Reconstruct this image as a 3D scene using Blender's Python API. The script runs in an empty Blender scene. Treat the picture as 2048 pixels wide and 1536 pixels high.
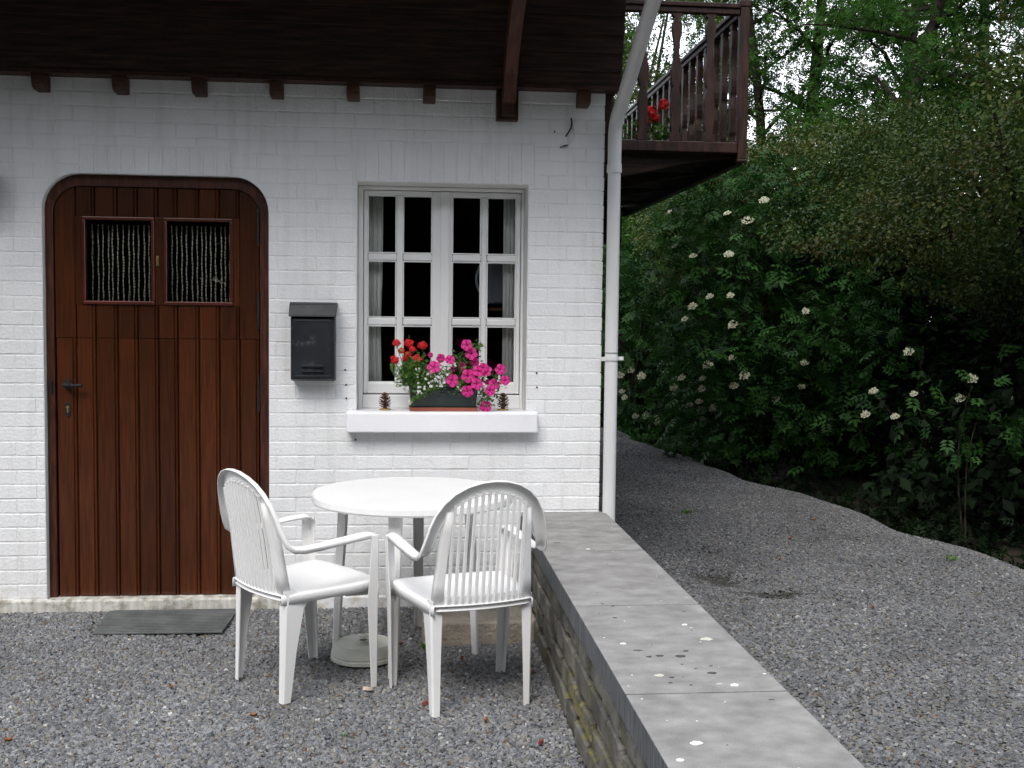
import bpy, bmesh, math, random
import numpy as np
from mathutils import Vector, Matrix

random.seed(7)
rng = np.random.default_rng(11)
S = bpy.context.scene
COL = S.collection
R = math.radians

# ------------------------------------------------------------------ camera
YAW, PITCH, ROLL = R(5.50863), R(3.43715), R(0.63425)
cy, sy, cp, sp = math.cos(YAW), math.sin(YAW), math.cos(PITCH), math.sin(PITCH)
fw = Vector((sy * cp, cy * cp, -sp)); rt = Vector((cy, -sy, 0)); up = rt.cross(fw)
c_, s_ = math.cos(ROLL), math.sin(ROLL)
rt2 = rt * c_ + up * s_; up2 = up * c_ - rt * s_
cam_d = bpy.data.cameras.new('camera')
cam = bpy.data.objects.new('camera', cam_d); COL.objects.link(cam)
m = Matrix((rt2, up2, -fw)).transposed().to_4x4(); m.translation = (0, -5.6, 1.486)
cam.matrix_world = m
cam_d.sensor_width = 36; cam_d.lens = 2209.2 / 2048 * 36
cam_d.clip_start = 0.05; cam_d.clip_end = 600
S.camera = cam

# ------------------------------------------------------------------ sky, sun, exposure
SUN_EL, SUN_AZ = 52.0, 205.0      # azimuth of the sun, clockwise from +y (behind and to the left)
W = bpy.data.worlds.new('World'); S.world = W; W.use_nodes = True
nt = W.node_tree; nt.nodes.clear()
wo = nt.nodes.new('ShaderNodeOutputWorld'); bg = nt.nodes.new('ShaderNodeBackground')
sky = nt.nodes.new('ShaderNodeTexSky'); sky.sky_type = 'NISHITA'; sky.sun_disc = False
sky.sun_elevation = R(SUN_EL); sky.sun_rotation = R(SUN_AZ); sky.air_density = 1.0; sky.dust_density = 2.0
tc = nt.nodes.new('ShaderNodeTexCoord'); nz = nt.nodes.new('ShaderNodeTexNoise')
nz.inputs['Scale'].default_value = 3.2; nz.inputs['Detail'].default_value = 6; nz.inputs['Roughness'].default_value = .55
rmp = nt.nodes.new('ShaderNodeMapRange'); rmp.inputs[1].default_value = .38; rmp.inputs[2].default_value = .58
rmp.inputs[3].default_value = .35; rmp.inputs[4].default_value = 1.0
mx = nt.nodes.new('ShaderNodeMix'); mx.data_type = 'RGBA'
mx.inputs[7].default_value = (7.8, 8.05, 8.45, 1)           # bright overcast cloud, in the sky texture's own units
L = nt.links.new
L(tc.outputs['Generated'], nz.inputs['Vector']); L(nz.outputs['Fac'], rmp.inputs[0])
L(rmp.outputs[0], mx.inputs[0]); L(sky.outputs[0], mx.inputs[6]); L(mx.outputs[2], bg.inputs[0])
bg.inputs[1].default_value = 0.13; L(bg.outputs[0], wo.inputs[0])
sd = bpy.data.lights.new('sun', 'SUN'); sd.energy = 1.0; sd.angle = R(28); sd.color = (1, .97, .93)
so = bpy.data.objects.new('sun', sd); COL.objects.link(so)
sdir = Vector((math.sin(R(SUN_AZ)) * math.cos(R(SUN_EL)), math.cos(R(SUN_AZ)) * math.cos(R(SUN_EL)), math.sin(R(SUN_EL))))
so.rotation_euler = sdir.to_track_quat('Z', 'Y').to_euler()
S.view_settings.view_transform = 'Standard'; S.view_settings.look = 'None'
S.view_settings.gamma = 1; S.view_settings.use_curve_mapping = False
S.view_settings.exposure = 1.25
S.cycles.max_bounces = 8; S.cycles.transparent_max_bounces = 16

# ------------------------------------------------------------------ helpers
def tag(o, label=None, cat=None, group=None, kind=None):
    if label: o['label'] = label
    if cat: o['category'] = cat
    if group: o['group'] = group
    if kind: o['kind'] = kind
    return o

def empty(name, loc=(0, 0, 0), rz=0):
    o = bpy.data.objects.new(name, None); COL.objects.link(o)
    o.location = loc; o.rotation_euler = (0, 0, rz); o.empty_display_size = .1
    return o

def link(name, me, parent=None):
    o = bpy.data.objects.new(name, me); COL.objects.link(o); o.parent = parent
    return o

def npmesh(name, V, F, mat, smooth=False, attr=None):
    """V (n,3), F (m,k) with constant k."""
    me = bpy.data.meshes.new(name); V = np.asarray(V, np.float32); F = np.asarray(F, np.int32)
    me.vertices.add(len(V)); me.vertices.foreach_set('co', V.ravel())
    k = F.shape[1]; me.loops.add(F.size); me.loops.foreach_set('vertex_index', F.ravel())
    me.polygons.add(len(F)); me.polygons.foreach_set('loop_start', np.arange(0, F.size, k, dtype=np.int32))
    if smooth: me.polygons.foreach_set('use_smooth', np.ones(len(F), bool))
    if attr is not None:
        a = me.attributes.new('rnd', 'FLOAT', 'FACE'); a.data.foreach_set('value', np.asarray(attr, np.float32))
    me.update(calc_edges=True)
    if mat: me.materials.append(mat)
    return me

class MB:
    def __init__(s): s.v = []; s.f = []
    def add(s, vs, fs):
        n = len(s.v); s.v += [tuple(v) for v in vs]; s.f += [tuple(i + n for i in f) for f in fs]; return s
    def box(s, x0, x1, y0, y1, z0, z1):
        return s.add([(x0, y0, z0), (x1, y0, z0), (x1, y1, z0), (x0, y1, z0), (x0, y0, z1), (x1, y0, z1), (x1, y1, z1), (x0, y1, z1)],
                     [(0, 3, 2, 1), (4, 5, 6, 7), (0, 1, 5, 4), (1, 2, 6, 5), (2, 3, 7, 6), (3, 0, 4, 7)])
    def prism(s, pts, a0, a1, axis='y'):
        """pts 2D; axis y: pts=(x,z); x: (y,z); z: (x,y)"""
        mk = {'y': lambda p, a: (p[0], a, p[1]), 'x': lambda p, a: (a, p[0], p[1]), 'z': lambda p, a: (p[0], p[1], a)}[axis]
        n = len(pts); vs = [mk(p, a0) for p in pts] + [mk(p, a1) for p in pts]
        fs = [tuple(range(n)), tuple(range(2 * n - 1, n - 1, -1))] + [(i, i + n, (i + 1) % n + n, (i + 1) % n) for i in range(n)]
        return s.add(vs, fs)
    def bevprism(s, pts, yb, yf, ins, bev):
        """front facing -y: base outline at yb, outline at yf+bev, inset outline at yf"""
        cx = sum(p[0] for p in pts) / len(pts); cz = sum(p[1] for p in pts) / len(pts)
        hx = max(abs(p[0] - cx) for p in pts); hz = max(abs(p[1] - cz) for p in pts)
        ip = [(cx + (p[0] - cx) * max(.3, 1 - ins / hx), cz + (p[1] - cz) * max(.3, 1 - ins / hz)) for p in pts]
        n = len(pts); vs = [(p[0], yb, p[1]) for p in pts] + [(p[0], yf + bev, p[1]) for p in pts] + [(p[0], yf, p[1]) for p in ip]
        fs = [tuple(2 * n + i for i in range(n))]
        for a in (0, n): fs += [(a + i, a + (i + 1) % n, a + n + (i + 1) % n, a + n + i) for i in range(n)]
        return s.add(vs, fs)
    def tube(s, pts, r, n=8, cap=True):
        pts = [Vector(p) for p in pts]; rr = r if hasattr(r, '__len__') else [r] * len(pts)
        t0 = (pts[1] - pts[0]).normalized()
        a = t0.orthogonal().normalized(); vs = []
        for i, p in enumerate(pts):
            t = ((pts[min(i + 1, len(pts) - 1)] - pts[max(i - 1, 0)])).normalized()
            a = (a - t * a.dot(t)).normalized(); b = t.cross(a)
            for k in range(n):
                an = 2 * math.pi * k / n; vs.append(p + (a * math.cos(an) + b * math.sin(an)) * rr[i])
        fs = []
        for i in range(len(pts) - 1):
            for k in range(n):
                fs.append((i * n + k, i * n + (k + 1) % n, (i + 1) * n + (k + 1) % n, (i + 1) * n + k))
        if cap: fs += [tuple(range(n - 1, -1, -1)), tuple((len(pts) - 1) * n + k for k in range(n))]
        return s.add(vs, fs)
    def lathe(s, prof, n=32, c=(0, 0, 0)):
        vs = []
        for r, z in prof:
            for k in range(n):
                a = 2 * math.pi * k / n; vs.append((c[0] + r * math.cos(a), c[1] + r * math.sin(a), c[2] + z))
        fs = []
        for i in range(len(prof) - 1):
            for k in range(n): fs.append((i * n + k, i * n + (k + 1) % n, (i + 1) * n + (k + 1) % n, (i + 1) * n + k))
        fs += [tuple(range(n - 1, -1, -1)), tuple((len(prof) - 1) * n + k for k in range(n))]
        return s.add(vs, fs)
    def grid(s, P, close=False):
        """P: rows x cols of points"""
        nr, nc = len(P), len(P[0]); vs = [p for row in P for p in row]; fs = []
        for i in range(nr - 1):
            for j in range(nc - (0 if close else 1)):
                fs.append((i * nc + j, i * nc + (j + 1) % nc, (i + 1) * nc + (j + 1) % nc, (i + 1) * nc + j))
        return s.add(vs, fs)
    def mesh(s, name, mat, smooth=False, fix=True):
        me = bpy.data.meshes.new(name); me.from_pydata(s.v, [], s.f)
        if fix:
            bm = bmesh.new(); bm.from_mesh(me); bmesh.ops.recalc_face_normals(bm, faces=bm.faces); bm.to_mesh(me); bm.free()
        if smooth is True: me.polygons.foreach_set('use_smooth', [True] * len(me.polygons))
        elif smooth:
            me.polygons.foreach_set('use_smooth', [True] * len(me.polygons))
            try: me.set_sharp_from_angle(angle=R(smooth))
            except Exception: pass
        if mat: me.materials.append(mat)
        return me
    def build(s, name, mat, parent=None, smooth=False, bevel=0, solid=0, fix=True, seg=2):
        o = link(name, s.mesh(name, mat, smooth, fix), parent)
        if solid:
            md = o.modifiers.new('solid', 'SOLIDIFY'); md.thickness = solid; md.offset = 0
        if bevel:
            md = o.modifiers.new('bevel', 'BEVEL'); md.width = bevel; md.segments = seg; md.limit_method = 'ANGLE'; md.angle_limit = R(35)
        return o

def box(x0, x1, y0, y1, z0, z1): return MB().box(x0, x1, y0, y1, z0, z1)

# ------------------------------------------------------------------ materials
def mat(name, col, rough=.6, var=.12, scale=6, bump=0, bscale=60, col2=None, lo=.4, hi=.65, stretch=(1, 1, 1), spec=.5,
        objvar=0, coat=0, metal=0, detail=5, wear=None):
    M = bpy.data.materials.new(name); M.use_nodes = True; t = M.node_tree; N = t.nodes; K = t.links.new
    b = N['Principled BSDF']; b.inputs['Roughness'].default_value = rough; b.inputs['Specular IOR Level'].default_value = spec
    b.inputs['Metallic'].default_value = metal; b.inputs['Coat Weight'].default_value = coat; b.inputs['Coat Roughness'].default_value = .15
    g = N.new('ShaderNodeNewGeometry'); mp = N.new('ShaderNodeMapping'); mp.inputs['Scale'].default_value = stretch
    K(g.outputs['Position'], mp.inputs['Vector'])
    n = N.new('ShaderNodeTexNoise'); n.inputs['Scale'].default_value = scale; n.inputs['Detail'].default_value = detail
    K(mp.outputs[0], n.inputs['Vector'])
    c1 = tuple(max(0, c * (1 - var)) for c in col); c2 = tuple(c * (1 + var) for c in col)
    if col2: c2 = col2
    r = N.new('ShaderNodeValToRGB'); r.color_ramp.elements[0].position = lo; r.color_ramp.elements[1].position = hi
    r.color_ramp.elements[0].color = (*c1, 1); r.color_ramp.elements[1].color = (*c2, 1)
    K(n.outputs['Fac'], r.inputs[0]); out = r.outputs[0]
    if objvar:
        oi = N.new('ShaderNodeObjectInfo'); mr = N.new('ShaderNodeMapRange'); mr.inputs[3].default_value = 1 - objvar; mr.inputs[4].default_value = 1 + objvar
        K(oi.outputs['Random'], mr.inputs[0]); vm = N.new('ShaderNodeVectorMath'); vm.operation = 'SCALE'
        K(out, vm.inputs[0]); K(mr.outputs[0], vm.inputs['Scale']); out = vm.outputs[0]
    if wear:      # (colour, noise scale, lo, hi, strength)
        wc, ws, wl, wh, wst = wear
        wn = N.new('ShaderNodeTexNoise'); wn.inputs['Scale'].default_value = ws; wn.inputs['Detail'].default_value = 7; wn.inputs['Roughness'].default_value = .62
        K(g.outputs['Position'], wn.inputs['Vector'])
        wr = N.new('ShaderNodeMapRange'); wr.inputs[1].default_value = wl; wr.inputs[2].default_value = wh; wr.inputs[4].default_value = wst
        K(wn.outputs['Fac'], wr.inputs[0]); w = N.new('ShaderNodeMix'); w.data_type = 'RGBA'; w.inputs[7].default_value = (*wc, 1)
        K(wr.outputs[0], w.inputs[0]); K(out, w.inputs[6]); out = w.outputs[2]
    K(out, b.inputs['Base Color'])
    if bump:
        bn = N.new('ShaderNodeTexNoise'); bn.inputs['Scale'].default_value = bscale; bn.inputs['Detail'].default_value = 4
        K(mp.outputs[0], bn.inputs['Vector']); bp = N.new('ShaderNodeBump'); bp.inputs['Strength'].default_value = bump; bp.inputs['Distance'].default_value = .01
        K(bn.outputs['Fac'], bp.inputs['Height']); K(bp.outputs[0], b.inputs['Normal'])
    M['out'] = 0
    return M

def overlay(M, fn):
    """insert a colour layer between the current base colour link and the shader; fn(N, K, position) -> (factor socket, colour)"""
    t = M.node_tree; b = t.nodes['Principled BSDF']; src = b.inputs['Base Color'].links[0].from_socket
    g = t.nodes.new('ShaderNodeNewGeometry'); f, c = fn(t.nodes, t.links.new, g.outputs['Position'])
    w = t.nodes.new('ShaderNodeMix'); w.data_type = 'RGBA'; w.inputs[7].default_value = (*c, 1)
    t.links.new(f, w.inputs[0]); t.links.new(src, w.inputs[6]); t.links.new(w.outputs[2], b.inputs['Base Color'])

def leafmat(name, c1, c2, c3=None, rough=.5, trans=.25, patch=.8, gloss=.35):
    M = bpy.data.materials.new(name); M.use_nodes = True; t = M.node_tree; N = t.nodes; K = t.links.new
    b = N['Principled BSDF']; b.inputs['Roughness'].default_value = rough; b.inputs['Specular IOR Level'].default_value = gloss
    a = N.new('ShaderNodeAttribute'); a.attribute_name = 'rnd'
    r = N.new('ShaderNodeValToRGB'); r.color_ramp.elements[0].color = (*c1, 1); r.color_ramp.elements[1].color = (*c2, 1)
    K(a.outputs['Fac'], r.inputs[0]); out = r.outputs[0]
    if c3:
        g = N.new('ShaderNodeNewGeometry'); n = N.new('ShaderNodeTexNoise'); n.inputs['Scale'].default_value = patch; n.inputs['Detail'].default_value = 3
        K(g.outputs['Position'], n.inputs['Vector']); mr = N.new('ShaderNodeMapRange'); mr.inputs[1].default_value = .42; mr.inputs[2].default_value = .62
        K(n.outputs['Fac'], mr.inputs[0]); mm = N.new('ShaderNodeMath'); mm.operation = 'MULTIPLY'; K(mr.outputs[0], mm.inputs[0])
        ad = N.new('ShaderNodeMapRange'); ad.inputs[1].default_value = .25; ad.inputs[2].default_value = .8; K(a.outputs['Fac'], ad.inputs[0]); K(ad.outputs[0], mm.inputs[1])
        w = N.new('ShaderNodeMix'); w.data_type = 'RGBA'; w.inputs[7].default_value = (*c3, 1)
        K(mm.outputs[0], w.inputs[0]); K(out, w.inputs[6]); out = w.outputs[2]
    K(out, b.inputs['Base Color'])
    tr = N.new('ShaderNodeBsdfTranslucent'); K(out, tr.inputs[0]); ms = N.new('ShaderNodeMixShader'); ms.inputs[0].default_value = trans
    K(b.outputs[0], ms.inputs[1]); K(tr.outputs[0], ms.inputs[2]); K(ms.outputs[0], N['Material Output'].inputs[0])
    return M

def glassmat(name, tint=(.97, .98, .975)):
    M = bpy.data.materials.new(name); M.use_nodes = True; t = M.node_tree; N = t.nodes; K = t.links.new; N.clear()
    o = N.new('ShaderNodeOutputMaterial'); tr = N.new('ShaderNodeBsdfTransparent'); tr.inputs[0].default_value = (*tint, 1)
    gl = N.new('ShaderNodeBsdfGlossy'); gl.inputs['Roughness'].default_value = .015; fr = N.new('ShaderNodeFresnel'); fr.inputs[0].default_value = 1.45
    ms = N.new('ShaderNodeMixShader'); K(fr.outputs[0], ms.inputs[0]); K(tr.outputs[0], ms.inputs[1]); K(gl.outputs[0], ms.inputs[2]); K(ms.outputs[0], o.inputs[0])
    return M

M_paint = mat('painted_brick', (.785, .79, .80), .55, .035, 3, .35, 70, wear=((.60, .60, .57), 5, .56, .78, .35))
M_mortar = mat('painted_mortar', (.76, .765, .775), .7, .05, 9, .5, 60)
M_sill = mat('painted_sill', (.80, .80, .83), .5, .03, 3, .12, 50, wear=((.6, .6, .58), 9, .58, .8, .25))
M_reveal = mat('painted_reveal', (.76, .77, .74), .6, .06, 8, .2, 60)
M_winpaint = mat('window_paint', (.86, .86, .86), .38, .02, 3, .05, 60)
M_plinth = mat('threshold_concrete', (.58, .57, .52), .8, .2, 10, .5, 80, wear=((.17, .14, .09), 16, .48, .62, .7), stretch=(3, 1, .4))
M_door = mat('varnished_wood', (.040, .0105, .0035), .28, .4, 5, .12, 30, col2=(.092, .0240, .0065), lo=.25, hi=.78, stretch=(30, 30, .9), objvar=.30, coat=.25, spec=.4)
M_doorframe = mat('varnished_frame', (.050, .013, .007), .4, .3, 5, .15, 30, col2=(.090, .025, .012), stretch=(16, 16, 1.5), objvar=.12, coat=.15, spec=.4)
M_redtrim = mat('red_moulding', (.085, .014, .006), .3, .2, 6, .1, 30, coat=.2)
M_clad = mat('dark_cladding', (.020, .0095, .0055), .6, .3, 4, .4, 25, col2=(.044, .021, .012), stretch=(1.2, 14, 14), objvar=.25, spec=.3)
M_corbel = mat('stained_corbel', (.050, .021, .013), .55, .3, 5, .3, 25, stretch=(4, 4, 4), objvar=.2, spec=.3)
M_brace = mat('red_brown_beam', (.085, .030, .017), .55, .3, 4, .3, 25, stretch=(10, 2, 2), spec=.3)
M_balc = mat('balcony_wood', (.030, .012, .009), .5, .3, 5, .25, 25, col2=(.055, .023, .017), stretch=(6, 6, 1), objvar=.12, spec=.35)
M_pvc = mat('downspout_plastic', (.66, .66, .665), .42, .04, 2, .03, 30, wear=((.45, .44, .40), 12, .62, .8, .35))
M_plastic = mat('white_resin', (.80, .795, .79), .34, .02, 5, .04, 90, wear=((.60, .57, .50), 11, .60, .8, .28))
M_iron = mat('black_iron', (.012, .013, .014), .38, .3, 30, .4, 90)
M_mail = mat('mailbox_metal', (.012, .015, .019), .42, .3, 12, .07, 60, wear=((.12, .13, .14), 16, .60, .74, .55))
M_brass = mat('brass', (.45, .36, .16), .35, .1, 20, metal=.8)
M_cap = mat('bluestone_cap', (.24, .232, .225), .8, .2, 13, .7, 200, col2=(.315, .308, .30), lo=.3, hi=.7, objvar=.07, detail=14, stretch=(.9, 1.1, 1), wear=((.15, .142, .132), 6, .50, .72, .55))
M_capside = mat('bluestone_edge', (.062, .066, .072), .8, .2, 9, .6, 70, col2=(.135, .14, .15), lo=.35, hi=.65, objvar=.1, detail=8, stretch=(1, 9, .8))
M_stone = mat('rubble_stone', (.085, .080, .068), .85, .3, 7, .9, 50, col2=(.165, .155, .135), objvar=.22, detail=8, wear=((.10, .095, .035), 6, .5, .68, .6))
M_joint = mat('lime_mortar', (.30, .26, .19), .9, .2, 12, .8, 60, wear=((.14, .13, .07), 9, .45, .65, .6))
M_mat = mat('rubber_mat', (.10, .106, .105), .8, .2, 10, .2, 60, wear=((.17, .16, .14), 25, .52, .72, .5))
M_block = mat('concrete_block', (.36, .32, .26), .9, .16, 9, .9, 60, wear=((.20, .17, .12), 14, .52, .7, .6))
M_base = mat('parasol_base_plastic', (.62, .63, .56), .5, .05, 8, .1, 60, wear=((.36, .33, .22), 10, .5, .75, .4))
M_soil = mat('soil', (.035, .028, .018), .95, .4, 8, .8, 30, col2=(.06, .05, .03))
M_gravelbed = mat('gravel_bed', (.060, .058, .055), .9, .3, 60, 1.0, 160, col2=(.14, .14, .142), lo=.38, hi=.62, detail=8)
M_glass = glassmat('window_glass')
M_curt = mat('curtain_cloth', (.84, .85, .82), .9, .06, 12, .15, 200, spec=.1)
M_room = mat('room_plaster', (.12, .11, .095), .9, .1, 3)
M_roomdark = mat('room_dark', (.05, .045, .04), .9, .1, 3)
M_cab = mat('cabinet_paint', (.70, .76, .85), .4, .03, 5)
M_shelf = mat('shelf_wood', (.34, .16, .07), .5, .2, 8)
M_bead = mat('wood_bead', (.72, .68, .50), .6, .15, 30)
M_box = mat('planter_plastic', (.013, .026, .025), .38, .2, 10, .05, 60, wear=((.10, .12, .12), 14, .62, .8, .4))
M_terra = mat('terracotta_tray', (.33, .085, .05), .6, .1, 10)
M_cone = mat('pine_cone_scale', (.085, .04, .02), .7, .3, 60, col2=(.24, .13, .07), lo=.42, hi=.6)
M_disc = mat('wooden_disc', (.38, .24, .07), .5, .15, 30)
M_bark = mat('bark', (.018, .015, .011), .95, .3, 8, .9, 30, stretch=(5, 5, 1.2), col2=(.045, .038, .028), spec=.1)
M_stem = mat('green_stem', (.06, .12, .03), .6, .2, 20)
M_roof = mat('roof_tile', (.16, .07, .05), .8, .2, 8, .4, 30)
M_gutter = mat('gutter_metal', (.45, .45, .45), .45, .05, 8)
M_cable = mat('cable', (.02, .02, .02), .5)
M_cablew = mat('cable_painted', (.6, .61, .60), .5)
M_redchip = mat('red_brick_chip', (.20, .045, .028), .8, .2, 40)
M_leafdry = mat('dry_leaf', (.22, .095, .04), .8, .3, 40)
M_petal = leafmat('petunia_petal', (.24, .003, .07), (.82, .04, .32), rough=.6, trans=.3)
M_petd = leafmat('petunia_throat', (.22, .004, .06), (.32, .01, .09), rough=.6, trans=.2)
M_red = leafmat('red_petal', (.55, .005, .010), (.88, .035, .05), rough=.6, trans=.25)
M_whitef = leafmat('white_petal', (.72, .74, .70), (.88, .88, .86), rough=.6, trans=.25)
M_umbel = leafmat('elder_blossom', (.55, .56, .40), (.76, .76, .60), rough=.7, trans=.2)
M_gfol = leafmat('bedding_leaf', (.035, .10, .018), (.12, .24, .035), rough=.5, trans=.25)
M_elder = leafmat('elder_leaf', (.008, .030, .008), (.038, .112, .020), rough=.55, trans=.25, gloss=.15)
M_haw = leafmat('hawthorn_leaf', (.012, .034, .006), (.088, .150, .026), (.095, .072, .020), rough=.5, trans=.25, patch=.9, gloss=.2)
M_tree = leafmat('tree_leaf', (.009, .034, .007), (.056, .140, .020), rough=.55, trans=.4, gloss=.12)
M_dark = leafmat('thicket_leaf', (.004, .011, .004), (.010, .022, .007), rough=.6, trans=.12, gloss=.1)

# soil splash on painted wall foot, yellow lichen on the stone wall
def lowdirt(N, K, pos):
    sx = N.new('ShaderNodeSeparateXYZ'); K(pos, sx.inputs[0]); n = N.new('ShaderNodeTexNoise'); n.inputs['Scale'].default_value = 22; n.inputs['Detail'].default_value = 6; K(pos, n.inputs['Vector'])
    a = N.new('ShaderNodeMapRange'); a.inputs[1].default_value = .16; a.inputs[2].default_value = -.02; a.inputs[4].default_value = .75; K(sx.outputs[2], a.inputs[0])
    b = N.new('ShaderNodeMapRange'); b.inputs[1].default_value = .48; b.inputs[2].default_value = .66; K(n.outputs['Fac'], b.inputs[0])
    mm = N.new('ShaderNodeMath'); mm.operation = 'MULTIPLY'; K(a.outputs[0], mm.inputs[0]); K(b.outputs[0], mm.inputs[1]); return mm.outputs[0], (.42, .36, .27)
overlay(M_paint, lowdirt); overlay(M_mortar, lowdirt)
def streaks(N, K, pos):
    mp = N.new('ShaderNodeMapping'); mp.inputs['Scale'].default_value = (9, 1, .9); K(pos, mp.inputs['Vector']); n = N.new('ShaderNodeTexNoise'); n.inputs['Scale'].default_value = 1.6; n.inputs['Detail'].default_value = 7; n.inputs['Roughness'].default_value = .6
    K(mp.outputs[0], n.inputs['Vector']); r = N.new('ShaderNodeMapRange'); r.inputs[1].default_value = .52; r.inputs[2].default_value = .76; r.inputs[4].default_value = .38; K(n.outputs['Fac'], r.inputs[0]); return r.outputs[0], (.50, .51, .47)
overlay(M_paint, streaks); overlay(M_mortar, streaks)
def blot(N, K, pos):
    n = N.new('ShaderNodeTexNoise'); n.inputs['Scale'].default_value = 38; n.inputs['Detail'].default_value = 3; K(pos, n.inputs['Vector'])
    r = N.new('ShaderNodeMapRange'); r.inputs[1].default_value = .70; r.inputs[2].default_value = .76; r.inputs[4].default_value = .5; K(n.outputs['Fac'], r.inputs[0]); return r.outputs[0], (.42, .38, .31)
overlay(M_paint, blot)
def lichen(cen, rad, thr, col):
    def fn(N, K, pos):
        v = N.new('ShaderNodeVectorMath'); v.operation = 'SUBTRACT'; v.inputs[1].default_value = cen; K(pos, v.inputs[0])
        d = N.new('ShaderNodeVectorMath'); d.operation = 'DIVIDE'; d.inputs[1].default_value = rad; K(v.outputs[0], d.inputs[0])
        l = N.new('ShaderNodeVectorMath'); l.operation = 'LENGTH'; K(d.outputs[0], l.inputs[0])
        n = N.new('ShaderNodeTexNoise'); n.inputs['Scale'].default_value = 17; n.inputs['Detail'].default_value = 5; K(pos, n.inputs['Vector'])
        m1 = N.new('ShaderNodeMath'); m1.operation = 'MULTIPLY_ADD'; m1.inputs[1].default_value = 1.9; K(n.outputs['Fac'], m1.inputs[0])
        m2 = N.new('ShaderNodeMath'); m2.operation = 'MULTIPLY'; m2.inputs[1].default_value = -1; K(l.outputs['Value'], m2.inputs[0]); K(m2.outputs[0], m1.inputs[2])
        a = N.new('ShaderNodeMapRange'); a.inputs[1].default_value = thr; a.inputs[2].default_value = thr + .22; a.inputs[4].default_value = .9; K(m1.outputs[0], a.inputs[0])
        return a.outputs[0], col
    return fn
for M_ in (M_joint,):
    overlay(M_, lichen((.6, -1.85, .24), (.5, .55, .12), .42, (.36, .25, .03)))
overlay(M_stone, lichen((.6, -1.9, .14), (.5, .85, .12), .50, (.17, .145, .045)))
overlay(M_joint, lichen((.6, -2.2, .10), (.5, 1.2, .10), .45, (.18, .16, .06)))

# ------------------------------------------------------------------ ground
def edge_x(y):      # right-hand edge of the gravel path
    ys = [-6, -2, .794, 2.98, 4.69, 8.93, 13, 18]; xs = [4.15, 3.95, 3.80, 3.58, 3.30, 2.83, 2.1, 1.2]
    return float(np.interp(y, ys, xs)) + .05 * math.sin(y * 2.3) + .03 * math.sin(y * 5.1 + 1)
DIPS = [(1.966, 1.314, .10, .10), (1.78, .70, .13, .20), (1.90, .42, .16, .10), (2.02, .13, .13, .07)]
def ground_z(x, y):
    z = .008 * math.sin(x * 1.7 + y) + .006 * math.sin(y * 2.9 - x * 2.1)
    for a, b, ra, rb in DIPS:
        z -= .035 * math.exp(-((x - a) / ra) ** 2 - ((y - b) / rb) ** 2)
    e = x - edge_x(y)
    if e > -.25: z -= .30 * (1 / (1 + math.exp(-(e - .08) / .07)))
    if x < .65 and y > -.12: z *= .3
    return z
xs = np.concatenate([np.arange(-6, -2.6, .4), np.arange(-2.6, 5.0, .08)]); ys = np.concatenate([np.arange(-7, -2.6, .4), np.arange(-2.6, 10, .12), np.arange(10, 18, .5)])
V = np.array([(x, y, ground_z(x, y)) for y in ys for x in xs]); nx = len(xs)
F = [(j * nx + i, j * nx + i + 1, (j + 1) * nx + i + 1, (j + 1) * nx + i) for j in range(len(ys) - 1) for i in range(nx - 1)]
yard = tag(link('gravel_yard', npmesh('gravel_yard', V, F, M_gravelbed, True)), 'grey gravel bed of the yard and path', kind='structure'); yard.data.materials.append(M_soil)
yard.data.polygons.foreach_set('material_index', [1 if V[f[0]][0] > edge_x(V[f[0]][1]) + .10 else 0 for f in F])
g = MB().box(-150, 150, -150, 150, -.6, -.33); tag(g.build('ground', M_soil), 'dark soil ground', kind='structure')

# loose gravel: instanced angular stones
def stone_material(tone=1.0):
    M = bpy.data.materials.new('gravel_stone'); M.use_nodes = True; t = M.node_tree; N = t.nodes; K = t.links.new
    b = N['Principled BSDF']; b.inputs['Roughness'].default_value = .75; b.inputs['Specular IOR Level'].default_value = .35
    oi = N.new('ShaderNodeObjectInfo'); r = N.new('ShaderNodeValToRGB'); cr = r.color_ramp; cr.interpolation = 'CONSTANT'
    pal = [(0, (.15, .155, .165)), (.12, (.24, .245, .258)), (.28, (.19, .197, .212)), (.42, (.30, .303, .312)), (.54, (.21, .212, .215)), (.64, (.25, .24, .22)),
           (.72, (.33, .335, .345)), (.80, (.14, .14, .145)), (.87, (.28, .255, .21)), (.93, (.42, .415, .40)), (.962, (.17, .105, .065)), (.98, (.26, .27, .30)), (.992, (.62, .62, .60))]
    while len(cr.elements) < len(pal): cr.elements.new(.5)
    for e, (p, c) in zip(cr.elements, pal): e.position = p; e.color = (*[q * tone for q in c], 1)
    K(oi.outputs['Random'], r.inputs[0])
    g = N.new('ShaderNodeNewGeometry'); n = N.new('ShaderNodeTexNoise'); n.inputs['Scale'].default_value = 1.4; n.inputs['Detail'].default_value = 5
    K(g.outputs['Position'], n.inputs['Vector']); mr = N.new('ShaderNodeMapRange'); mr.inputs[1].default_value = .3; mr.inputs[2].default_value = .7
    mr.inputs[3].default_value = .78; mr.inputs[4].default_value = 1.12; K(n.outputs['Fac'], mr.inputs[0])
    vm = N.new('ShaderNodeVectorMath'); vm.operation = 'SCALE'; K(r.outputs[0], vm.inputs[0]); K(mr.outputs[0], vm.inputs['Scale']); K(vm.outputs[0], b.inputs['Base Color'])
    # damp, dirty hollows and the leaf-stained verge
    for cen, rad, thr, col in (((1.80, .62, 0), (.24, .34, 2), .38, (.05, .048, .042)), ((1.98, .17, 0), (.30, .085, 2), .30, (.05, .048, .042)), ((1.93, 1.25, 0), (.10, .10, 2), .35, (.05, .048, .042))):
        overlay(M, lichen(cen, rad, thr, col))
    return M
M_gy, M_gp = stone_material(.72), stone_material(.56)
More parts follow.
